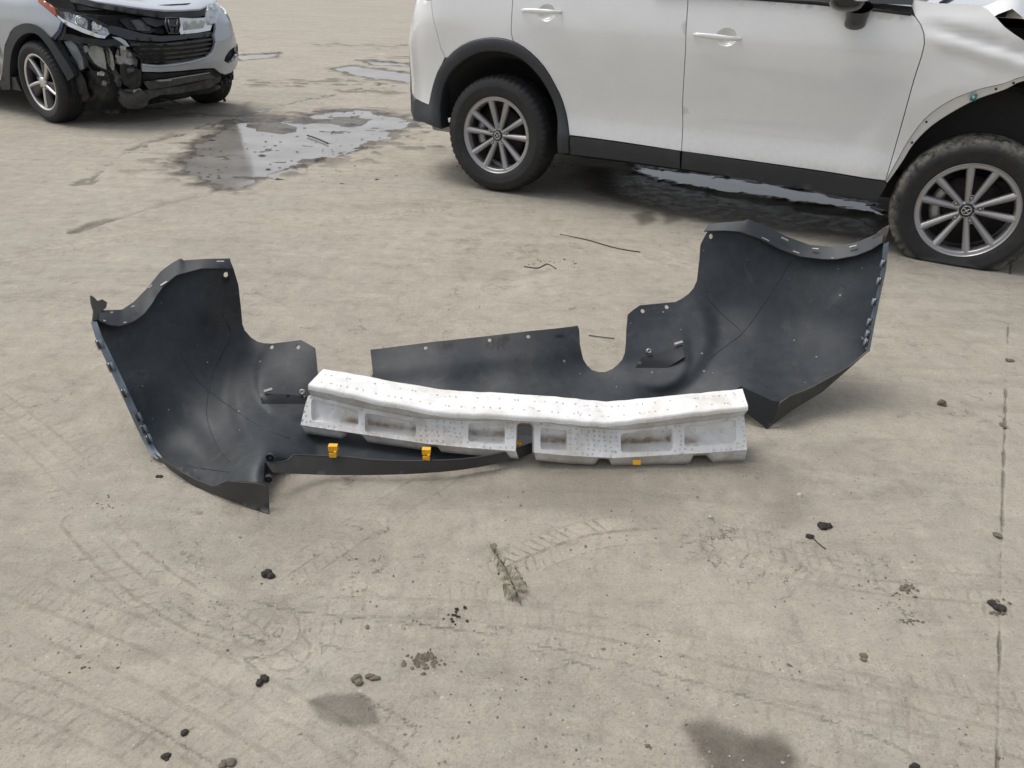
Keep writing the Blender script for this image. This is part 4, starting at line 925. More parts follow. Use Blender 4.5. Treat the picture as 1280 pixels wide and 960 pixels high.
def depth(V):
    V = np.asarray(V, float).reshape(-1, 2); D = tps(V)
    # moulded dishes round the lamp openings and the big wheel-side bulges
    def arc(cx, cy, rx, ry, soft, rot, a0, sp):      # a step along part of an ellipse only
        an = np.arctan2(V[:, 1] - cy, V[:, 0] - cx); da_ = np.abs((an - a0 + np.pi) % (2 * np.pi) - np.pi); return circ(V, cx, cy, rx, ry, soft, rot) * (1 - sstep(sp * .55, sp, da_))
    def step_(cx, cy, rx, ry, soft, rot, a0, sp, a): return a * (arc(cx, cy, rx, ry, soft, rot, a0, sp) - arc(cx, cy, rx, ry, 3.0, rot, a0, sp) if False else (circ(V, cx, cy, rx, ry, soft, rot) - 1) * arc(cx, cy, rx * 2.3, ry * 2.3, .55, rot, a0, sp))
    D = D + step_(366, 474, 46, 50, .12, 0, 2.5, 2.0, -.012) + step_(378, 490, 88, 92, .13, .5, 2.55, 1.4, -.020)
    D = D + step_(824, 446, 38, 42, .12, 0, .7, 1.8, -.011) + step_(815, 420, 76, 70, .13, -.3, .5, 1.4, -.020)
    D = D + .022 * circ(V, 215, 540, 60, 26, .8, .9) + .014 * circ(V, 250, 420, 60, 75, .9)
    D = D + .020 * circ(V, 1010, 430, 70, 48, .8, -.9) - .010 * circ(V, 955, 345, 60, 50, .9)
    D = D + .012 * circ(V, 640, 470, 180, 14, .9, -.09)
    D = D + (fbm(V[:, 0] * .012, V[:, 1] * .012, 3, 21) - .5) * .012
    zz_ = on_ys(V, D)[:, 2]; low = zz_ < .004                 # never under the ground
    if low.any(): D = np.where(low, D - (.004 - zz_) * 1.6, D)
    return D
def on_ys(V, D):
    d = np.array([ray(*p) for p in V]); return EYE + d * (np.asarray(D) / d[:, 1])[:, None]
def bump3(V, off=0.0): V = np.asarray(V, float).reshape(-1, 2); return on_ys(V, depth(V) - off)
PL = NT('moulded_dark_plastic'); PL.set(Specular_IOR_Level=.36)
co = PL.coord(); n1 = PL.noise(3.2, 6, .62, co, .5); n2 = PL.noise(26, 5, .7, co)
c = PL.ramp(n1, [(.3, (.025, .030, .036)), (.50, (.031, .037, .043)), (.62, (.038, .042, .046)), (.75, (.052, .050, .047))])
c = PL.mix(c, PL.ramp(n2, [(.3, .68), (.7, 1.28)]), .75, 'MULTIPLY')
sc = PL.n('TexNoise', Scale=7.0, Detail=8.0, Roughness=.75, Distortion=1.2); PL.l(co, sc.inputs['Vector'])
c = PL.mix(c, (.15, .14, .12), PL.math('MULTIPLY', PL.ramp(sc.outputs['Fac'], [(.57, 0), (.75, 1)]), .32))
vv = PL.n('TexVoronoi', Scale=34.0); PL.l(co, vv.inputs['Vector']); v3 = PL.n('SeparateColor'); PL.l(vv.outputs['Color'], v3.inputs[0])
c = PL.mix(c, (.30, .29, .26), PL.math('MULTIPLY', PL.math('LESS_THAN', vv.outputs['Distance'], PL.math('MULTIPLY', PL.math('POWER', v3.outputs[0], 6), .16)), .7))
dp_ = PL.n('Attribute', attribute_name='damp').outputs['Fac']; c = PL.mix(c, (.008, .009, .010), dp_)
PL.col(c); PL.rough(PL.math('SUBTRACT', PL.ramp(n1, [(.3, .44), (.7, .60)]), PL.math('MULTIPLY', dp_, .2))); PL.bump(PL.noise(420, 2, .5, co), .12, .0008)
PLASTIC = PL.m
OUTER = simple('textured_outer_plastic', (.045, .042, .038), .62, 0, .12, 10, .25, 700, .0006, dust=(DUST, .55, .22), dscale=8)
FLANGE = simple('scuffed_flange', (.022, .027, .033), .55, 0, .18, 14, dust=((.10, .09, .07), .52, .25), dscale=10)
PALE = simple('paint_overspray_edge', (.15, .18, .21), .45, 0, .18, 40)
bz = on_z(600, 560)
bum = empty('bumper_cover', 'dark grey plastic bumper cover lying inside up with splayed ends', 'car bumper', (bz[0], bz[1], 0))
BO = np.array([bz[0], bz[1], 0.])
def bl(P_): return np.asarray(P_) - BO
TOW = np.array([0, -.83, .55])
left_top = [(117, 401), (121, 391), (152, 392), (168, 382), (186, 364), (203, 343), (227, 327), (258, 325.5), (287.5, 325), (292, 336), (298, 356), (301, 382), (303, 405), (306, 413), (314, 422), (322, 427), (330, 429), (340, 429.5), (376, 425), (384, 429), (394, 435), (396, 452), (398, 472), (404, 486), (415, 494), (430, 497), (446, 494), (457, 486), (464, 474), (466, 466), (463, 437)]
mid_top = [(477, 435.5), (540, 427.5), (610, 420), (660, 414), (700, 410), (712, 408.5), (722, 407), (724, 412), (725, 431), (729, 449), (734, 457), (740, 462.5), (748, 465), (756, 465), (765, 461.5), (772, 456), (778, 449), (781, 441), (782.5, 428), (783, 414), (785, 393), (792, 387), (800, 381.5), (822, 379.5), (844, 377.5), (853, 373), (861, 367), (867, 360), (871, 351), (874, 326), (875.5, 306), (880, 297), (884, 290), (889, 281)]
right_side = [(905, 279), (932, 278), (955, 287), (982, 299), (1011, 309), (1044, 312), (1071, 306), (1094, 297), (1102, 301), (1107, 310), (1104, 336), (1098, 368), (1091, 401), (1084, 438), (1060, 458), (1035, 473), (1010, 486), (997, 491), (985, 495), (975, 502), (965, 501), (948, 493), (926, 483)]
bottom = [(905, 515), (850, 535), (770, 545), (700, 553), (655, 561), (610, 572), (560, 579), (500, 583), (440, 582), (385, 582), (352, 584), (338, 582), (331, 578), (330, 592), (329, 604), (308, 602), (287, 601), (270, 607), (262, 607), (244, 599), (227.5, 590), (207, 577), (192, 566), (175, 532), (156, 491), (138, 454), (124, 424)]
def chole(cx, cy, rx, ry, n=10): return [(cx + rx * math.cos(2 * math.pi * k / n), cy + ry * math.sin(2 * math.pi * k / n)) for k in range(n)]
holes = [chole(282.5, 343.5, 3.0, 3.4), chole(339.5, 433.5, 2.7, 2.9), chole(372.5, 433.7, 2.7, 2.9), chole(532, 434.5, 2.4, 2.6), chole(612, 425, 2.4, 2.7), chole(660.5, 420.5, 2.4, 2.5), chole(803.5, 388.5, 2.7, 2.9), chole(833.5, 383.5, 2.7, 2.9), chole(888.5, 295.5, 2.3, 3.2)]
def project(W_):
    d = np.asarray(W_) - EYE; zc = d @ FW; return np.stack([640 + FOC * (d @ RT) / zc, 480 - FOC * (d @ UP) / zc], 1)
shell = sheet('shell', left_top + mid_top + right_side + bottom, lambda V: bl(bump3(V)), PLASTIC, bum, holes, 3.8, .004, TOW, back=True)
def wet_marks(o):          # damp hand marks under the edge of the middle tab
    me = o.data; co_ = np.zeros(len(me.vertices) * 3); me.vertices.foreach_get('co', co_); q = project(co_.reshape(-1, 3) + BO); v = np.zeros(len(q))
    for cx, cy, w_, h_ in ((540, 436, 6, 4.5), (549, 437, 3.5, 7), (556, 433, 4, 4), (563, 431, 4, 3), (616, 429, 3, 9), (623, 430, 3, 10), (629, 428, 3, 9), (634, 424, 4, 4), (610, 431, 2.5, 5), (282, 348, 5, 6), (700, 420, 6, 2.5)):
        v = np.maximum(v, 1 - sstep(.7, 1.25, np.hypot((q[:, 0] - cx) / w_, (q[:, 1] - cy) / h_)))
    a = me.attributes.new('damp', 'FLOAT', 'POINT'); a.data.foreach_set('value', v.astype(np.float32))
wet_marks(shell)
def brib(name, pts, r=.0016, m=PLASTIC, off=.001, n=6, k=5):
    q = catmull(pts, k); return MB().tube([bl(p) for p in bump3(q, off)], r, n).build(name, m, bum)
for pts in ([(276, 390), (289, 418), (279, 440), (265, 470), (258, 510), (262, 535), (273, 560), (287, 577)], [(224, 438), (240, 466), (258, 486), (290, 510), (330, 536), (362, 548)], [(205, 570), (240, 583), (287, 590)], [(989, 326), (962, 368), (930, 414), (908, 432), (886, 449)], [(880, 368), (902, 392), (926, 414), (943, 440), (945, 466), (959, 485)]):
    brib('moulded_rib', pts, .0013, off=.0002)
# strips folded over along the edges: two pixel outlines give the fold and the free edge
def fold(name, outer, inner, lift0, lift1, m, n=60, thick=.003, wob=0):
    A = rs(outer, n); B_ = rs(inner, n); rows = []
    for i, (a, b) in enumerate(zip(A, B_)):
        row = []
        for q in (0, .08, .5, .92, 1.0, 1.0):
            last = len(row) == 5
            p = np.array([[a[0] + (b[0] - a[0]) * q, a[1] + (b[1] - a[1]) * q]]); l_ = lift0 + (lift1 - lift0) * q + (wob * math.sin(i * .7) if q > .5 else 0)
            row.append(bl(bump3(p, l_ - (thick * 2 if last else 0))[0]) + (np.array([0, 0, -.002]) if last else 0))
        rows.append(row)
    return MB().grid(rows).build(name, m, bum)
fl_l = fold('top_flange', [(124, 388), (140, 387.5), (152.5, 387), (167.5, 377), (184, 360), (201, 339), (213, 330), (226, 322.5), (229, 325.5), (257, 323.5), (287.5, 323)], [(124, 401), (137, 407), (150, 408.5), (167, 403), (180, 394), (190, 381), (196, 370), (204, 359), (220, 345), (252, 336), (290, 336)], .006, .030, FLANGE)
fl_r = fold('top_flange', [(886, 280), (905, 278), (931, 276), (934.6, 273.5), (958, 283), (982, 295), (1011.7, 306), (1044, 308.6), (1071, 302.7), (1094, 293), (1104, 290)], [(880, 289), (905, 288.5), (925, 290), (950, 299), (975, 312), (1000, 321), (1030, 324.5), (1045, 324.5), (1070, 320), (1090, 312), (1103, 303)], .006, .032, FLANGE)
def slotbox(p0, p1, m=CLIPW, lift=.034, r=.004, name='flange_slot', par=None):
    a, b = bump3([p0, p1], lift); a, b = bl(a), bl(b)
    mb = MB().tube([a, a * .5 + b * .5, b], r, 4); return mb.build(name, m, par or bum, False)
for a, b in (((952, 297), (961, 301.5)), ((977, 297), (985, 301)), ((991, 314), (999, 317)), ((1015.5, 311), (1023, 311.5)), ((1039, 322.5), (1047, 323)), ((1062, 309.5), (1071, 307)), ((1085, 313), (1093, 309))): slotbox(a, b, par=fl_r, lift=.026, r=.0032)
for a, b in (((186, 360), (190, 356)), ((201, 357), (209, 352)), ((164, 384), (168, 382.5)), ((138, 391), (141, 390.5)), ((154, 404), (158, 403)), ((129, 401), (132, 401.5)), ((271, 327), (280, 327))): slotbox(a, b, par=fl_l, lift=.026, r=.0030)
# upturned corner prongs
def prong(pts, parent=bum):
    b = MB(); return sheet('corner_prong', pts, lambda V: bl(on_ys(V, tps(V) - .01)), OUTER, bum, (), 3, .008, TOW, back=True)
prong([(113, 369), (117, 371), (122, 376), (128, 374), (134, 378), (133, 384), (128, 388), (124, 400), (116, 400), (117, 388), (114, 378)])
prong([(1112, 281), (1110, 289), (1105, 302), (1098, 301), (1090, 298), (1096, 291), (1103, 285)])
# pale scalloped side edges with clip loops
el = fold('side_flange', [(113, 402), (120, 424), (134, 455), (151, 491), (169, 531), (186, 566), (196, 574)], [(121, 402), (128, 421), (143, 452), (160, 488), (178, 527), (194, 560), (203, 572)], .002, .016, PALE, 44, .002, .004)
er = fold('side_flange', [(1111, 302), (1108, 336), (1101, 368), (1094, 402), (1087, 440)], [(1104, 306), (1102, 334), (1096, 366), (1088, 399), (1081, 436)], .002, .016, PALE, 40, .002, .004)
def loopclip(px, py, dx, dy, par):
    a = [(px - dx * .5, py - dy * .5), (px, py), (px + dx * .5, py + dy * .5)]; P_ = [bl(p) for p in bump3(a, .020)]
    MB().tube(P_, .0095, 7).build('clip_tab', PALE, par); MB().tube([p + np.array([0, -.006, .004]) for p in P_], .0052, 6).build('clip_loop', GLOSSBLK, par)
for px, py in ((125, 431), (139, 459), (156, 492), (173, 522), (180, 537), (186, 549)): loopclip(px, py, 5, 10, el)
for px, py in ((1104, 330), (1099, 352), (1093, 378), (1087, 403), (1085, 418), (1083, 428)): loopclip(px, py, -3, 9, er)
# outer faces folding down from the lower edge
def outer(name, poly, yfun, m=OUTER, step=4.5, label=None):
    return sheet(name, poly, lambda V: bl(on_ys(V, yfun(V))), m, bum, (), step, .004, TOW, back=True, label=label)
def ycap(V, base):       # keep above the ground
    Pz = on_ys(V, base)[:, 2]; return np.where(Pz < .003, base - (.003 - Pz) * 1.5, base)
outer('lower_valance', [(192, 567), (208, 578), (228, 591), (245, 600), (265, 608), (276, 606.5), (287, 602), (308, 603.5), (329, 605.5), (334, 609), (336, 642), (314, 635.5), (288, 626.5), (262, 616), (239, 605.5), (213, 588)], lambda V: ycap(V, TPS([(192, 567), (228, 591), (265, 608), (287, 602), (329, 605), (336, 642), (288, 626), (239, 606)], [1.842, 1.752, 1.692, 1.665, 1.648, 1.625, 1.66, 1.74])(V)))
outer('lower_valance', [(1086, 439), (1062, 458), (1036, 473), (1012, 486), (997, 491.5), (988, 495), (976, 503), (968, 522), (960, 535.5), (990, 513), (1028, 490), (1060, 462)], lambda V: ycap(V, TPS([(1086, 439), (1036, 473), (997, 491), (976, 503), (960, 535), (1028, 490)], [2.338, 2.26, 2.195, 2.155, 2.135, 2.26])(V)), OUTER)
outer('end_cap', [(926, 483.5), (948, 493), (963, 501), (976, 502.5), (968, 522), (959, 536), (946, 526.5), (934, 517), (926, 500)], lambda V: ycap(V, TPS([(926, 484), (976, 503), (959, 536), (934, 517)], [2.195, 2.158, 2.137, 2.16])(V)), BLACK, 3.5)
lipt = [(334, 579), (347, 578.5), (359, 576), (364, 572), (370, 569), (400, 570), (440, 572), (466, 575), (505, 576.5), (543, 576), (575, 574.5), (600, 571.5), (625, 567), (645, 561.5), (668, 553)]
lipb = [(668, 565), (652, 572), (625, 578.5), (599, 584), (572, 588), (546, 590.5), (505, 593), (466, 594), (413, 594), (380, 592.5), (360, 591), (341, 590.5)]
LT = TPS([(334, 579), (370, 569), (466, 575), (543, 576), (600, 571.5), (645, 561), (668, 553), (341, 590), (413, 594), (505, 593), (599, 584), (668, 565)], [1.715, 1.775, 1.80, 1.815, 1.845, 1.90, 1.95, 1.70, 1.775, 1.80, 1.845, 1.945])
outer('lower_lip', lipt + lipb, lambda V: ycap(V, LT(V)), OUTER)
MB().tube([bl(p) for p in on_ys(catmull(lipt, 3), LT(catmull(lipt, 3)) + .002)], .0030, 6).build('lip_edge', FLANGE, bum)
# yellow clips standing on the lip
def ybox(px, py, w_, h_, y, label=None):
    s_ = y * 1.14 / FOC; c_ = bl(on_y(px, py, y)); b = MB()
    b.box(c_ + np.array([0, .004, .012]), (w_ * s_, .016, h_ * s_ * .75)).box(c_ + np.array([0, -.005, -.006]), (w_ * s_ * .8, .010, h_ * s_ * .55)).box(c_ + np.array([w_ * s_ * .32, -.008, .0]), (w_ * s_ * .25, .012, h_ * s_ * .8))
    o = b.build('yellow_clip', YELLOW, bum, False); return o
ybox(416.5, 565, 11.5, 10.5, 1.80); ybox(533, 569, 11, 10, 1.825); ybox(647, 558, 9, 5, 1.925)
yt = bl(on_y(796, 578, 1.878)); MB().box(yt, (.022, .004, .013), Matrix.Rotation(-.35, 3, 'X')).build('yellow_clip', YELLOW, bum, False)
# corner bracket knot at the left end of the lip
b = MB()
for px, py, r in ((338, 571, .011), (336, 598, .010)):
    b = MB(); b.lathe([(r, -.006), (r, .006), (r * .4, .006), (r * .4, -.006)], 14); 
    n_ = 14 * 4; c_ = bl(on_y(px, py, 1.66 if py > 580 else 1.73)); b.v[-n_:] = [(p[0] + c_[0], p[1] + c_[1], p[2] + c_[2]) for p in b.v[-n_:]]; b.build('corner_bracket', FLANGE, bum)
# lamp brackets: ledge with a screw cap and a spring clip
def bracket(face, cap, clip, lift):
    o = sheet('mounting_bracket', face, lambda V: bl(on_ys(V, depth(V) - lift + .03 * sstep(face[0][1], face[0][1] + 30, V[:, 1]))), BLACK, bum, (), 4, .006, TOW, back=True)
    b = MB(); c_ = bl(bump3([cap], lift + .008)[0]); b.lathe([(.001, -.004), (.0035, -.004), (.0040, -.009), (.008, -.009), (.0105, -.003), (.0105, .006)], 16); b.v = [tuple(np.array(p) @ np.array([[1, 0, 0], [0, .8, -.5], [0, .5, .8]]) + c_) for p in b.v]; b.build('screw_cap', STEEL, o)
    slotbox((clip[0] - 5, clip[1] + 1.5), (clip[0] + 5, clip[1] - 1.5), CLIPW, lift + .008, .0055, 'spring_clip', o)
bracket([(802, 447), (828, 440), (853, 430.5), (856, 446), (830, 462), (800, 475), (784, 476)], (811, 439), (848, 429), .012)
bracket([(325, 492), (345, 492), (384, 495), (386, 512), (374, 519), (345, 517), (328, 510)], (378, 490), (335, 488), .012)
for cx, cy, r in ((926, 487, 5), (288, 608, 3)):
    c_ = bl(bump3([(cx, cy)], .006)[0]); b = MB().lathe([(r * .0022, -.004), (r * .0022, .003), (r * .001, .003)], 14); b.v = [tuple(np.array(p) + c_) for p in b.v]; b.build('edge_grommet', BLACK, bum)

# ------------------------------------------------------------------ white foam absorber lying in the bumper
fz = on_z(650, 575)
foam = empty('foam_absorber', 'white moulded foam bar with soiled pockets lying across the bumper', 'foam absorber', (fz[0], fz[1], 0)); FO = np.array([fz[0], fz[1], 0.])
FX = [376, 551, 645, 758, 935]
def line(vals): return lambda px: np.interp(px, [v[0] for v in vals], [v[1] for v in vals])
lA = line([(404, 461), (440, 467), (508, 479.5), (557, 487.5), (645, 492.5), (700, 496.5), (758, 502), (850, 494), (928, 486)])
lB = line([(385, 480.4), (465, 498), (551, 515), (634, 519), (758, 528.5), (850, 518), (935, 507.5)])
lB2 = line([(385, 486.5), (465, 504), (551, 521), (634, 525), (758, 534), (850, 523.5), (935, 513)])
lC = line([(385, 493), (450, 509), (522, 522.5), (586, 526.5), (640, 525.5), (668, 526), (710, 533), (777, 538), (843, 530.5), (921, 521), (933, 517)])
lD = line([(375, 531), (440, 541), (535, 555), (600, 561), (639, 563.5), (668, 566), (715, 570), (769, 572.5), (850, 568), (900, 565), (934, 562)])
lE = line([(383, 542), (440, 550), (535, 563.5), (600, 569.5), (639, 572.5), (668, 575), (715, 580), (769, 582), (850, 580), (928, 577.5), (934, 575)])
ybase = line([(375, 1.975), (465, 1.935), (551, 1.895), (645, 1.875), (758, 1.885), (850, 1.905), (935, 1.935)])
HI = {'A': .150, 'B': .048, 'B2': .046, 'C': .050, 'D': 0.0, 'E': .014}
def fpt(px, py, dy): return on_y(px, py, ybase(px) + dy) - FO
def fface(V, back=0.0):
    V = np.asarray(V, float); q = (lD(V[:, 0]) - V[:, 1]) / (lD(V[:, 0]) - lC(V[:, 0])); return on_ys(V, ybase(V[:, 0]) + .050 * q) - FO
FM = NT('expanded_foam'); FM.set(Roughness=.85, Specular_IOR_Level=.25)
co = FM.coord(); d1 = FM.noise(9, 6, .68, co, .6); d2 = FM.noise(45, 5, .7, co)
da = FM.n('Attribute', attribute_name='dirt').outputs['Fac']
c = FM.mix((.80, .80, .785), (.64, .615, .565), FM.ramp(d1, [(.44, 0), (.68, 1)]))
k_ = FM.math('MULTIPLY', da, FM.ramp(FM.math('ADD', FM.math('MULTIPLY', d1, .6), FM.math('MULTIPLY', d2, .4)), [(.34, .35), (.56, 1)]))
c = FM.mix(c, (.25, .185, .115), k_)
vo = FM.n('TexVoronoi', Scale=230.0); FM.l(co, vo.inputs['Vector']); bead = vo.outputs['Distance']
sp = FM.math('MULTIPLY', FM.ramp(d2, [(.60, 0), (.66, 1)]), .5); c = FM.mix(c, (.36, .34, .31), sp)
FM.col(c); FM.bump(bead, .30, .0012); FOAM = FM.m
def dirt(o, fn):
    me = o.data; co_ = np.zeros(len(me.vertices) * 3); me.vertices.foreach_get('co', co_); a = me.attributes.new('dirt', 'FLOAT', 'POINT'); a.data.foreach_set('value', np.clip(fn(co_.reshape(-1, 3)), 0, 1).astype(np.float32))
def rrect(x0, x1, t0, t1, b0, b1, r=4):     # a rounded pocket: left/right x, top y at each side, bottom y at each side
    P_ = [(x0, t0), (x1, t1), (x1, b1), (x0, b0)]; out = []
    for i in range(4):
        a = np.array(P_[i - 1], float); b = np.array(P_[i], float); c_ = np.array(P_[(i + 1) % 4], float)
        u = (a - b) / np.hypot(*(a - b)); v = (c_ - b) / np.hypot(*(c_ - b))
        for q in (0, .33, .67, 1): out.append(tuple(b + u * r * (1 - q) ** 2 + v * r * q ** 2))
    return out
pockets = [rrect(389, 448, 498, 513, 526, 534, 5), rrect(456, 520, 516, 527, 540, 548, 4), rrect(585, 631, 529, 530, 552, 556, 4), rrect(675.5, 709, 534, 538, 562, 563.5, 4), rrect(776, 841, 542, 535, 566, 564, 5), rrect(855.5, 920, 532.5, 525, 559, 554, 5)]
notch_ = [(645, 600), (645, 533), (646.5, 529.5), (650, 528), (662, 528.5), (666.5, 530.5), (668, 534), (668, 600)]
tl_ = [(x_, float(lC(x_))) for x_ in np.linspace(388, 930, 60)]; bl_ = [(x_, float(lD(x_))) for x_ in np.linspace(934, 376, 60)]
nl = [p for p in bl_ if p[0] > 669] + [(667.5, float(lD(668))), (667.5, 535), (666, 531), (662, 528.8), (651, 528.3), (647, 530), (645.5, 534), (644.5, float(lD(644)))] + [p for p in bl_ if p[0] < 643]
face_poly = tl_ + nl + [(376, 529), (381, 508), (385, 495)]
fm = sheet('pocket_frame', face_poly, lambda V: fface(V), FOAM, foam, pockets, 3.6, .05, TOW)
dirt(fm, lambda p: .02 + .30 * sstep(.45, .75, fbm(p[:, 0] * 9, p[:, 2] * 14, 4, 61)))
INN = np.array([0, .80, -.60])
PKD = ((.022, .22), (.044, .45), (.040, .42), (.040, .42), (.044, .50), (.022, .22))
for k, pk in enumerate(pockets):
    o = np.array(pk); dmax, vc_ = PKD[k]
    def vrel(V):
        x_ = V[:, 0]; t0 = np.interp(x_, [o[:, 0].min(), o[:, 0].max()], [o[o[:, 0] < o[:, 0].mean()][:, 1].min(), o[o[:, 0] > o[:, 0].mean()][:, 1].min()]); b0 = np.interp(x_, [o[:, 0].min(), o[:, 0].max()], [o[o[:, 0] < o[:, 0].mean()][:, 1].max(), o[o[:, 0] > o[:, 0].mean()][:, 1].max()])
        return np.clip((b0 - V[:, 1]) / (b0 - t0), 0, 1)
    def pf(V):
        v_ = vrel(V); ed = segdist(V, pk)[0]; tent = np.where(v_ < vc_, v_ / vc_, 1 - .55 * (v_ - vc_) / (1 - vc_)); d_ = dmax * (.25 + .75 * tent) * sstep(-2.0, 2.0, ed) + (fbm(V[:, 0] * .15, V[:, 1] * .15, 2, k) - .5) * .004 * sstep(0, 5, ed)
        return fface(V) + INN * d_[:, None]
    ob = sheet('pocket', pk, pf, FOAM, foam, (), 1.9, .004, TOW)
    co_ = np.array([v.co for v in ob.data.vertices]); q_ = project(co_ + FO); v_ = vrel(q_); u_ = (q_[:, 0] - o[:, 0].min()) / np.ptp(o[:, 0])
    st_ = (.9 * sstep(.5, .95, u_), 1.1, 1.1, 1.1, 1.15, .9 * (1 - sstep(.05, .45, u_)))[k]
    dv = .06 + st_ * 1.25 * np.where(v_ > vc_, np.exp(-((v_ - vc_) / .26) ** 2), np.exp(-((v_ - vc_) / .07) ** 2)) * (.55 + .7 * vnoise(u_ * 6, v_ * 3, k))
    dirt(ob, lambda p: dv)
# strips: top ledge, lip, recess wall, underside, back; a few shallow cut-outs in the lower edge
xsn = np.r_[np.linspace(0, 269.5 / 558, 67), np.linspace(272 / 558, 290 / 558, 6), np.linspace(292 / 558, 1, 67)]
def edge(ln, x0, x1, dy, dz=0, wob=0): return [fpt(x0 + (x1 - x0) * q, float(ln(x0 + (x1 - x0) * q)) + wob * (vnoise(np.array([q * 40]), np.array([1.0]), 3)[0] - .5), dy) + np.array([0, 0, dz]) for q in xsn]
A_ = edge(lA, 404, 928, .125, 0, 1.2); B_ = edge(lB, 385, 935, .026, 0, 1.8); B2_ = edge(lB2, 385, 935, .024, 0, 1.8); C_ = edge(lC, 388, 930, .052); D_ = edge(lD, 376, 934, 0.0, 0, 1); E_ = edge(lE, 383, 931, .010)
lerp = lambda a, b, t_: [p + (q - p) * t_ for p, q in zip(a, b)]
tp = MB().grid([lerp(A_, B_, t_) for t_ in (0, .03, .2, .4, .6, .8, .95)] + [lerp(lerp(A_, B_, .99), B2_, .12), lerp(B_, B2_, .5), B2_]).build('top_ledge', FOAM, foam, recalc=True)
dirt(tp, lambda p: .16 * sstep(.5, .75, fbm(p[:, 0] * 8, p[:, 1] * 20, 4, 62)))
wl = MB().grid([B2_, [p + np.array([0, .010, -.004]) for p in B2_], lerp([p + np.array([0, .012, -.006]) for p in B2_], C_, .5), C_]).build('recess_wall', FOAM, foam)
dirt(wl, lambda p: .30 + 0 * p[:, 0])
cuts = [(425, 452, .016), (531, 546, .012), (745, 763, .014), (866, 890, .018)]
def pushed(row, amt, xr0=376, xr1=934):
    out = []
    for q, p in zip(xsn, row):
        px = xr0 + (xr1 - xr0) * q; d_ = sum(a * float(sstep(x0 - 2, x0 + 3, px) * (1 - sstep(x1 - 3, x1 + 2, px))) for x0, x1, a in cuts); g = 1.0 if 645.5 < px < 667.5 else 0.0
        out.append(p + np.array([0, d_ * amt + .0, d_ * amt * .5]))
    return out
Dp = pushed(D_, .0); E2 = pushed(E_, 1.3)
for nm, k0, k1 in (('underside', 0, 67), ('underside', 73, 140)):
    u_ = MB().grid([r[k0:k1] for r in (Dp, lerp(Dp, E2, .15), lerp(Dp, E2, .6), E2, [p + np.array([0, .05, .004]) for p in E2], [p + np.array([0, .11, .04]) for p in E2])]).build(nm, FOAM, foam, recalc=True)
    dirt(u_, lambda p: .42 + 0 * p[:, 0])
bk = MB().grid([A_, [p + np.array([0, .004, -.010]) for p in A_], [np.array([p[0], p[1] + .10, max(.02, p[2] + .02)]) for p in E_]]).build('back_face', FOAM, foam); dirt(bk, lambda p: .2 + 0 * p[:, 0])
for i, nm in ((0, 'end_face'), (-1, 'end_face')):
    l_ = [A_[i], B_[i], B2_[i], C_[i], D_[i], E_[i], E_[i] + np.array([0, .11, .04])]
    e_ = mk(nm, l_, [tuple(range(7))], FOAM, foam, False); dirt(e_, lambda p: .15 + 0 * p[:, 0])
# walls inside the notch
for xx in (645, 668):
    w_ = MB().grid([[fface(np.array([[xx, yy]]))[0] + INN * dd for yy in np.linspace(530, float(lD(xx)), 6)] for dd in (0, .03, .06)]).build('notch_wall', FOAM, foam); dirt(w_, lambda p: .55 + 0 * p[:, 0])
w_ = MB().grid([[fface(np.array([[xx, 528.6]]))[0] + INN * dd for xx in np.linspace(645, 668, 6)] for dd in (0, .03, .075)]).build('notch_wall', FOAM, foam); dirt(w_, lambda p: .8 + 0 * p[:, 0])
# steam-vent marks: little moulded rings
vb = MB()
def vent(P0, n_, r=.0024):
    if rng.random() < .15: return
    n_ = n_ / np.linalg.norm(n_); u = np.cross(n_, [.3, .2, 1.]); u /= np.linalg.norm(u); w2 = np.cross(n_, u); k = 7; st = rng.uniform(0, 6)
    pts = [P0 + n_ * .0006 + (u * math.cos(st + a) + w2 * math.sin(st + a)) * r for a in np.linspace(0, rng.uniform(3.6, 6), k)]
    vb.tube(pts, .0006, 4, False, False)
def nrm(f, x_, y_): a = f(x_, y_); n_ = np.cross(f(x_ + 2, y_) - a, f(x_, y_ + 2) - a); n_ /= np.linalg.norm(n_); return a, (n_ if n_ @ TOW > 0 else -n_)
ftop_ = lambda q, t_: (lambda i: np.array(A_[i]) + (np.array(B_[i]) - np.array(A_[i])) * t_)(int(round(q)))
for t_ in (.28, .72):
    for i in range(2, 138, 3):
        j = min(138, max(1, i + int(rng.integers(-1, 2)))); a = ftop_(j, t_); n_ = np.cross(np.array(A_[j + 1]) - np.array(A_[j - 1]), np.array(B_[j]) - np.array(A_[j])); n_ = n_ if n_ @ TOW > 0 else -n_; vent(a, n_)
inpk = lambda x_, y_: any(pip(np.array([[x_, y_]]), p)[0] for p in pockets)
for x_ in np.arange(382, 930, 7.2):
    for y_ in np.arange(float(lC(x_)) + 3, float(lD(x_)) - 2, 6.0):
        xx, yy = x_ + rng.uniform(-1.5, 1.5), y_ + rng.uniform(-1, 1)
        if inpk(xx, yy) or any(inpk(xx + dx, yy + dy) for dx, dy in ((3, 0), (-3, 0), (0, 3), (0, -3))) or 642 < xx < 671: continue
        f_ = lambda a_, b_: fface(np.array([[a_, b_]]))[0]; a, n_ = nrm(f_, xx, yy); vent(a, n_)
VENT = simple('vent_mark', (.40, .39, .37), .8, 0, .2, 60)
vo_ = vb.build('vent_mark', VENT, foam, False); vo_['kind'] = 'stuff'
pl_ = MB().grid([[fpt(x_, y_, .07 + (495 - y_) * .004) + np.array([0, -.002, .004]) for x_ in (600, 612, 624, 636)] for y_ in (500.5, 506.5)])

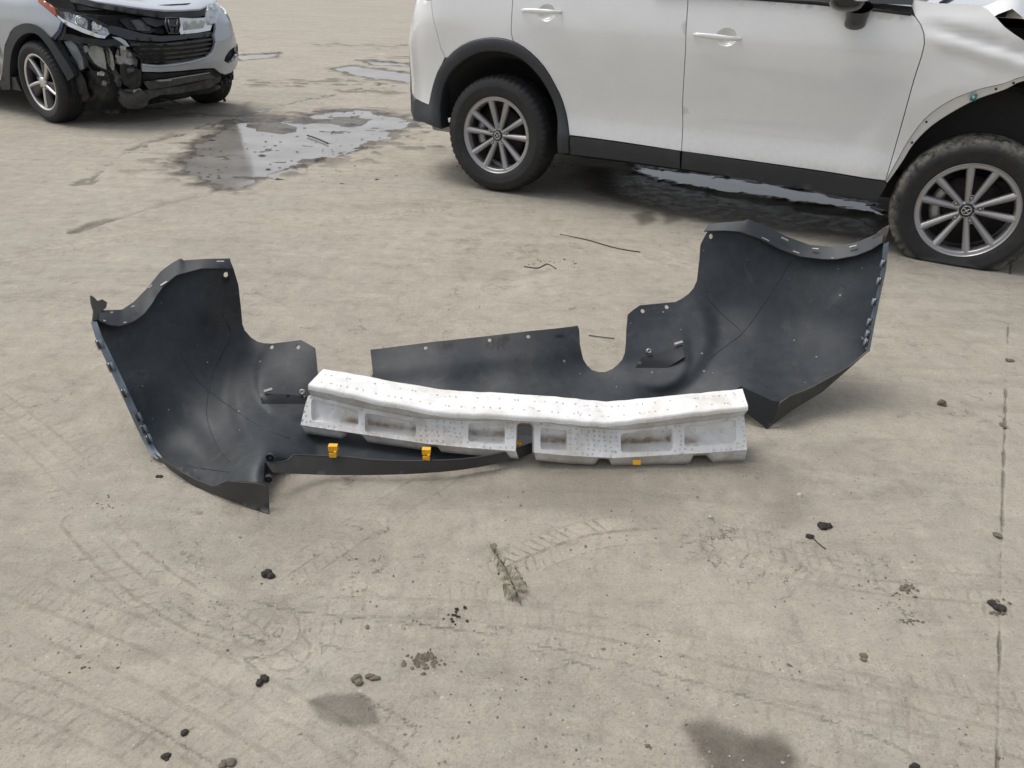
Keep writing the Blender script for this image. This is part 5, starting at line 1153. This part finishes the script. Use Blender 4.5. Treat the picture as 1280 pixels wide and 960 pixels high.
# ------------------------------------------------------------------ bits lying on the ground
MUD = simple('dark_mud', (.028, .022, .017), .85, 0, .4, 60, .5, 160, .004)
DRYMUD = simple('dry_mud_lump', (.15, .122, .095), .95, 0, .3, 50, .5, 160, .004)
PEB = simple('pale_pebble', (.42, .40, .36), .8, 0, .2, 60)
def gz(px, py):
    p = on_z(px, py); return p
def lump(name, label, cat, px, py, w_, h_, m, seed, group=None, flat=.55, parts=3):
    p = on_z(px, py); s_ = np.linalg.norm(p - EYE) / FOC; rw = w_ * s_ / 2; rh = h_ * s_ / 2 * 1.35; r_ = np.random.default_rng(seed)
    bm = bmesh.new()
    for k in range(parts):
        q = bmesh.ops.create_icosphere(bm, subdivisions=2, radius=1.0)['verts']
        sc_ = r_.uniform(.45, .8) if parts > 1 else 1; off = Vector((r_.uniform(-.6, .6), r_.uniform(-.6, .6), 0)) if parts > 1 else Vector((0, 0, 0))
        for v_ in q:
            n_ = Vector(v_.co); d_ = 1 + .75 * (float(fbm(np.array([n_.x * 2.3 + seed + k * 3]), np.array([n_.y * 2.3 + n_.z * 1.7]), 3, seed)[0]) - .5)
            v_.co = Vector(((n_.x * d_ * sc_ + off.x) * rw, (n_.y * d_ * sc_ + off.y) * rh, max(-.1, n_.z * d_ * sc_ + .35) * min(rw, rh) * flat * 1.3))
    me = bpy.data.meshes.new(name); bm.to_mesh(me); bm.free(); me.materials.append(m); me.polygons.foreach_set('use_smooth', [False] * len(me.polygons))
    o = bpy.data.objects.new(name, me); C.objects.link(o); o.location = (p[0], p[1], -.001); o['label'] = label; o['category'] = cat
    if group: o['group'] = group
    return o
gm = 'mud clods dropped on the yard'
lump('mud_clod', 'black mud clod in front of the bumper\'s pointed left corner', 'mud clod', 335, 718, 15, 11, MUD, 1, gm)
lump('mud_clod', 'rounded black mud clod above the grey patch', 'mud clod', 330, 852, 15, 14, MUD, 2, gm)
lump('mud_clod', 'flat black mud clod below the rounded one, towards the lower left', 'mud clod', 234, 917, 13, 8, MUD, 3, gm)
lump('mud_clod', 'small broken black clod near the lower left edge', 'mud clod', 208, 949, 12, 8, MUD, 4, gm)
lump('mud_clod', 'dull brown clod cut by the bottom edge, left of the grey patch', 'mud clod', 285, 954, 15, 10, DRYMUD, 5, gm)
lump('mud_clod', 'larger black clod lying right of the foam bar on open ground', 'mud clod', 1030, 659, 17, 11, MUD, 6, gm)
lump('mud_clod', 'thin black flake beside the larger black clod', 'mud clod', 1012, 671, 10, 6, MUD, 7, gm, .5, 1)
lump('mud_clod', 'black clod at the bottom edge, left of the dark stain', 'mud clod', 866, 958, 14, 8, MUD, 8, gm) if False else lump('mud_clod', 'black clod at the bottom edge beside the dark brown stain', 'mud clod', 1140, 957, 13, 7, MUD, 8, gm)
lump('mud_clod', 'brown clod touching the top of the grey patch', 'mud clod', 445, 850, 13, 9, DRYMUD, 9, gm)
lump('mud_clod', 'flat brown clod next to the one on the grey patch', 'mud clod', 466, 847, 17, 7, DRYMUD, 10, gm)
lump('mud_clod', 'small black clod beside the left end of the bumper', 'mud clod', 199, 597, 7, 5, MUD, 13, gm)
lump('mud_clod', 'brown clod on the slab joint, level with the black clods', 'mud clod', 1246, 669, 9, 9, DRYMUD, 15, gm)
lump('mud_clod', 'dark torn clod on the slab joint near its middle', 'mud clod', 1245, 757, 14, 11, MUD, 16, gm, .4, 4)
lump('stone', 'brown stone right of the bumper\'s right end', 'stone', 1177, 506, 9, 7, DRYMUD, 17, None, .9, 1)
lump('mud_clod', 'dark clod on the slab joint level with the right bumper end', 'mud clod', 1252, 532, 8, 10, DRYMUD, 18, gm)
lump('mud_clod', 'dark clod on the slab joint nearest the flat tyre', 'mud clod', 1261, 451, 9, 6, DRYMUD, 19, gm)
lump('mud_clod', 'small brown clod above the dark stain', 'mud clod', 1081, 822, 13, 8, DRYMUD, 22, gm, .3, 2)
lump('stone', 'pale stone right of the foam bar', 'stone', 999, 620, 6, 5, PEB, 23, 'stones near the foam bar', .8, 1)
lump('stone', 'pale stone below the foam bar\'s right end', 'stone', 888, 647, 6, 4, PEB, 24, 'stones near the foam bar', .8, 1)
lump('rubber_scrap', 'flat black rubber scrap beside the flat front tyre', 'scrap', 1222, 323, 26, 5, MUD, 25, None, .4, 3)
def crumbs(name, label, px, py, w_, h_, n, m, seed, big=1.0):
    r_ = np.random.default_rng(seed); b = MB(); c0 = on_z(px, py)
    for _ in range(n):
        q = on_z(px + r_.normal() * w_ * .3, py + r_.normal() * h_ * .3) - c0; r = r_.uniform(.002, .0055) * big
        v = [(q[0] + r * math.cos(a) * r_.uniform(.6, 1.4), q[1] + r * math.sin(a) * r_.uniform(.6, 1.4), 0) for a in (0, 1.3, 2.5, 3.8, 5.1)] + [(q[0] + r * r_.uniform(-.4, .4), q[1] + r * r_.uniform(-.4, .4), r * r_.uniform(.4, .9))]
        b.add(v, [(k, (k + 1) % 5, 5) for k in range(5)])
    o = b.build(name, m, None, False); o.location = tuple(c0); o['kind'] = 'stuff'; o['label'] = label
crumbs('soil_crumbs', 'brown crumbs left of the bumper\'s front corner', 134, 632, 36, 20, 34, DRYMUD, 1)
crumbs('soil_crumbs', 'crumbs left of the bottom centre', 528, 826, 40, 18, 60, DRYMUD, 2, 1.2)
crumbs('soil_crumbs', 'dark crumbs left of the sprig', 566, 770, 24, 14, 14, MUD, 3, 1.1)
crumbs('soil_crumbs', 'crumbs on the right', 1130, 737, 20, 14, 22, DRYMUD, 4)
crumbs('soil_crumbs', 'crumbs on the right, lower', 1138, 778, 40, 8, 22, DRYMUD, 5)
crumbs('soil_crumbs', 'crumbs at the slab joint', 1246, 758, 22, 20, 26, DRYMUD, 6, 1.1)
crumbs('soil_crumbs', 'crumbs by the middle of the yard', 690, 332, 60, 14, 26, DRYMUD, 7, 1.6)
crumbs('soil_crumbs', 'crumbs near the white car', 640, 205, 120, 20, 40, DRYMUD, 8, 2.2)
# loose twigs and a wire
def stick(name, label, cat, pts, r, m):
    q = catmull(pts, 5); P_ = [on_z(*p, r) for p in q]; c_ = np.mean(P_, 0); o = MB().tube([p - c_ for p in P_], r, 5).build(name, m); o.location = tuple(c_); o['label'] = label; o['category'] = cat
TWIG = simple('twig_bark', (.06, .05, .04), .8, 0, .3, 60)
stick('wire', 'thin dark wire lying beyond the bumper, before the white car', 'wire', [(700, 293), (735, 300), (770, 310), (800, 315)], .0028, TWIG)
stick('twig', 'short twig lying beyond the bumper\'s middle tab', 'twig', [(655, 333), (672, 335), (684, 330), (695, 336)], .003, TWIG)
stick('twig', 'small twig seen through the bumper\'s round notch', 'twig', [(736, 419), (750, 421), (768, 423)], .002, TWIG)
stick('twig', 'dark twig lying in the large puddle', 'twig', [(384, 169), (396, 173), (410, 179)], .006, TWIG)
stick('twig', 'bent twig by the large black clod', 'twig', [(1016, 672), (1024, 680), (1032, 686)], .0016, TWIG)
# torn leafy sprig
LEAF = NT('olive_leaf'); LEAF.set(Roughness=.6); LEAF.col(LEAF.ramp(LEAF.noise(60, 4), [(.3, (.12, .112, .066)), (.5, (.21, .195, .125)), (.72, (.34, .315, .235))])); LEAF = LEAF.m
sp0 = on_z(640, 735); sprig = empty('leafy_sprig', 'withered olive green sprig of toothed leaves on the ground', 'sprig', (sp0[0], sp0[1], 0))
spine = catmull([(614, 684), (620, 694), (628, 704), (633, 712), (638, 724), (643, 736), (648, 747), (650, 753)], 4)
SPp = [on_z(*p, .008) - np.array([sp0[0], sp0[1], 0]) for p in spine]
MB().tube(SPp, [.0012 + .0012 * i / len(SPp) for i in range(len(SPp))], 5).build('stem', simple('sprig_stem', (.14, .12, .08), .8, 0, .3, 60), sprig)
def leaf(a, b, wd, seed):
    r_ = np.random.default_rng(seed); a = on_z(*a, .008) - np.array([sp0[0], sp0[1], 0]); b = on_z(*b, .006) - np.array([sp0[0], sp0[1], 0]); d_ = b - a; L = np.linalg.norm(d_); d_ /= L; n_ = np.array([-d_[1], d_[0], 0]); rows = []
    for i in range(9):
        q = i / 8; w_ = wd * L * (math.sin(math.pi * min(1, q * .92 + .06)) ** .8) * (1 + (.28 if i % 2 else -.18)); c_ = a + d_ * L * q + np.array([0, 0, .015 * math.sin(math.pi * q) + .006 * q * r_.uniform(-1, 1.6)])
        rows.append([c_ + n_ * w_ * e + np.array([0, 0, .35 * abs(e) * w_ + .004 * r_.uniform(-1, 1)]) for e in (-1, -.5, 0, .5, 1)])
    o = MB().grid(rows).build('leaf', LEAF, sprig)
lv = [((619, 692), (614, 683)), ((622, 697), (630, 701)), ((624, 699), (617, 702)), ((629, 705), (638, 704)), ((629, 705), (621, 710)), ((632, 711), (643, 707)), ((632, 712), (622, 720)), ((636, 718), (648, 715)), ((635, 719), (625, 729)), ((639, 726), (653, 725)), ((638, 726), (629, 738)), ((642, 733), (659, 735)), ((641, 734), (631, 747)), ((645, 742), (655, 742)), ((644, 741), (640, 750))]
lv = [l_ for k, l_ in enumerate(lv) if k not in (1, 5, 8)]
for k, (a, b) in enumerate(lv): leaf(a, b, .24, k)
# grit: nobody could count it
gb = MB(); 
for _ in range(1500):
    px, py = rng.uniform(-40, 1320), 250 + 720 * rng.random() ** .8; p = on_z(px, py)
    if p[1] > 6: continue
    if vnoise(np.array([p[0] * 3]), np.array([p[1] * 3]), 77)[0] < .42: continue
    r = rng.uniform(.0012, .0036) * (1.8 if rng.random() < .05 else 1); a = rng.uniform(0, 6.3); ca, sa = math.cos(a), math.sin(a)
    v = [(p[0] + r * (X * ca - Y_ * sa) * rng.uniform(.6, 1.5), p[1] + r * (X * sa + Y_ * ca) * rng.uniform(.6, 1.4), max(0, Z) * r * rng.uniform(.5, 1.1)) for X, Y_, Z in ((1, 0, 0), (0, 1, 0), (-1, 0, 0), (0, -1, 0), (.2, .1, 1), (-.3, -.2, .8))]
    gb.add(v, [(0, 1, 4), (1, 2, 5, 4), (2, 3, 5), (3, 0, 4, 5)])
GRIT = NT('grit'); GRIT.set(Roughness=.9); GRIT.col(GRIT.ramp(GRIT.noise(5, 2), [(.33, (.09, .075, .06)), (.47, (.22, .195, .16)), (.60, (.45, .43, .38))])); g_ = gb.build('grit', GRIT.m, None, False); g_['kind'] = 'stuff'; g_['label'] = 'loose grit strewn over the yard'
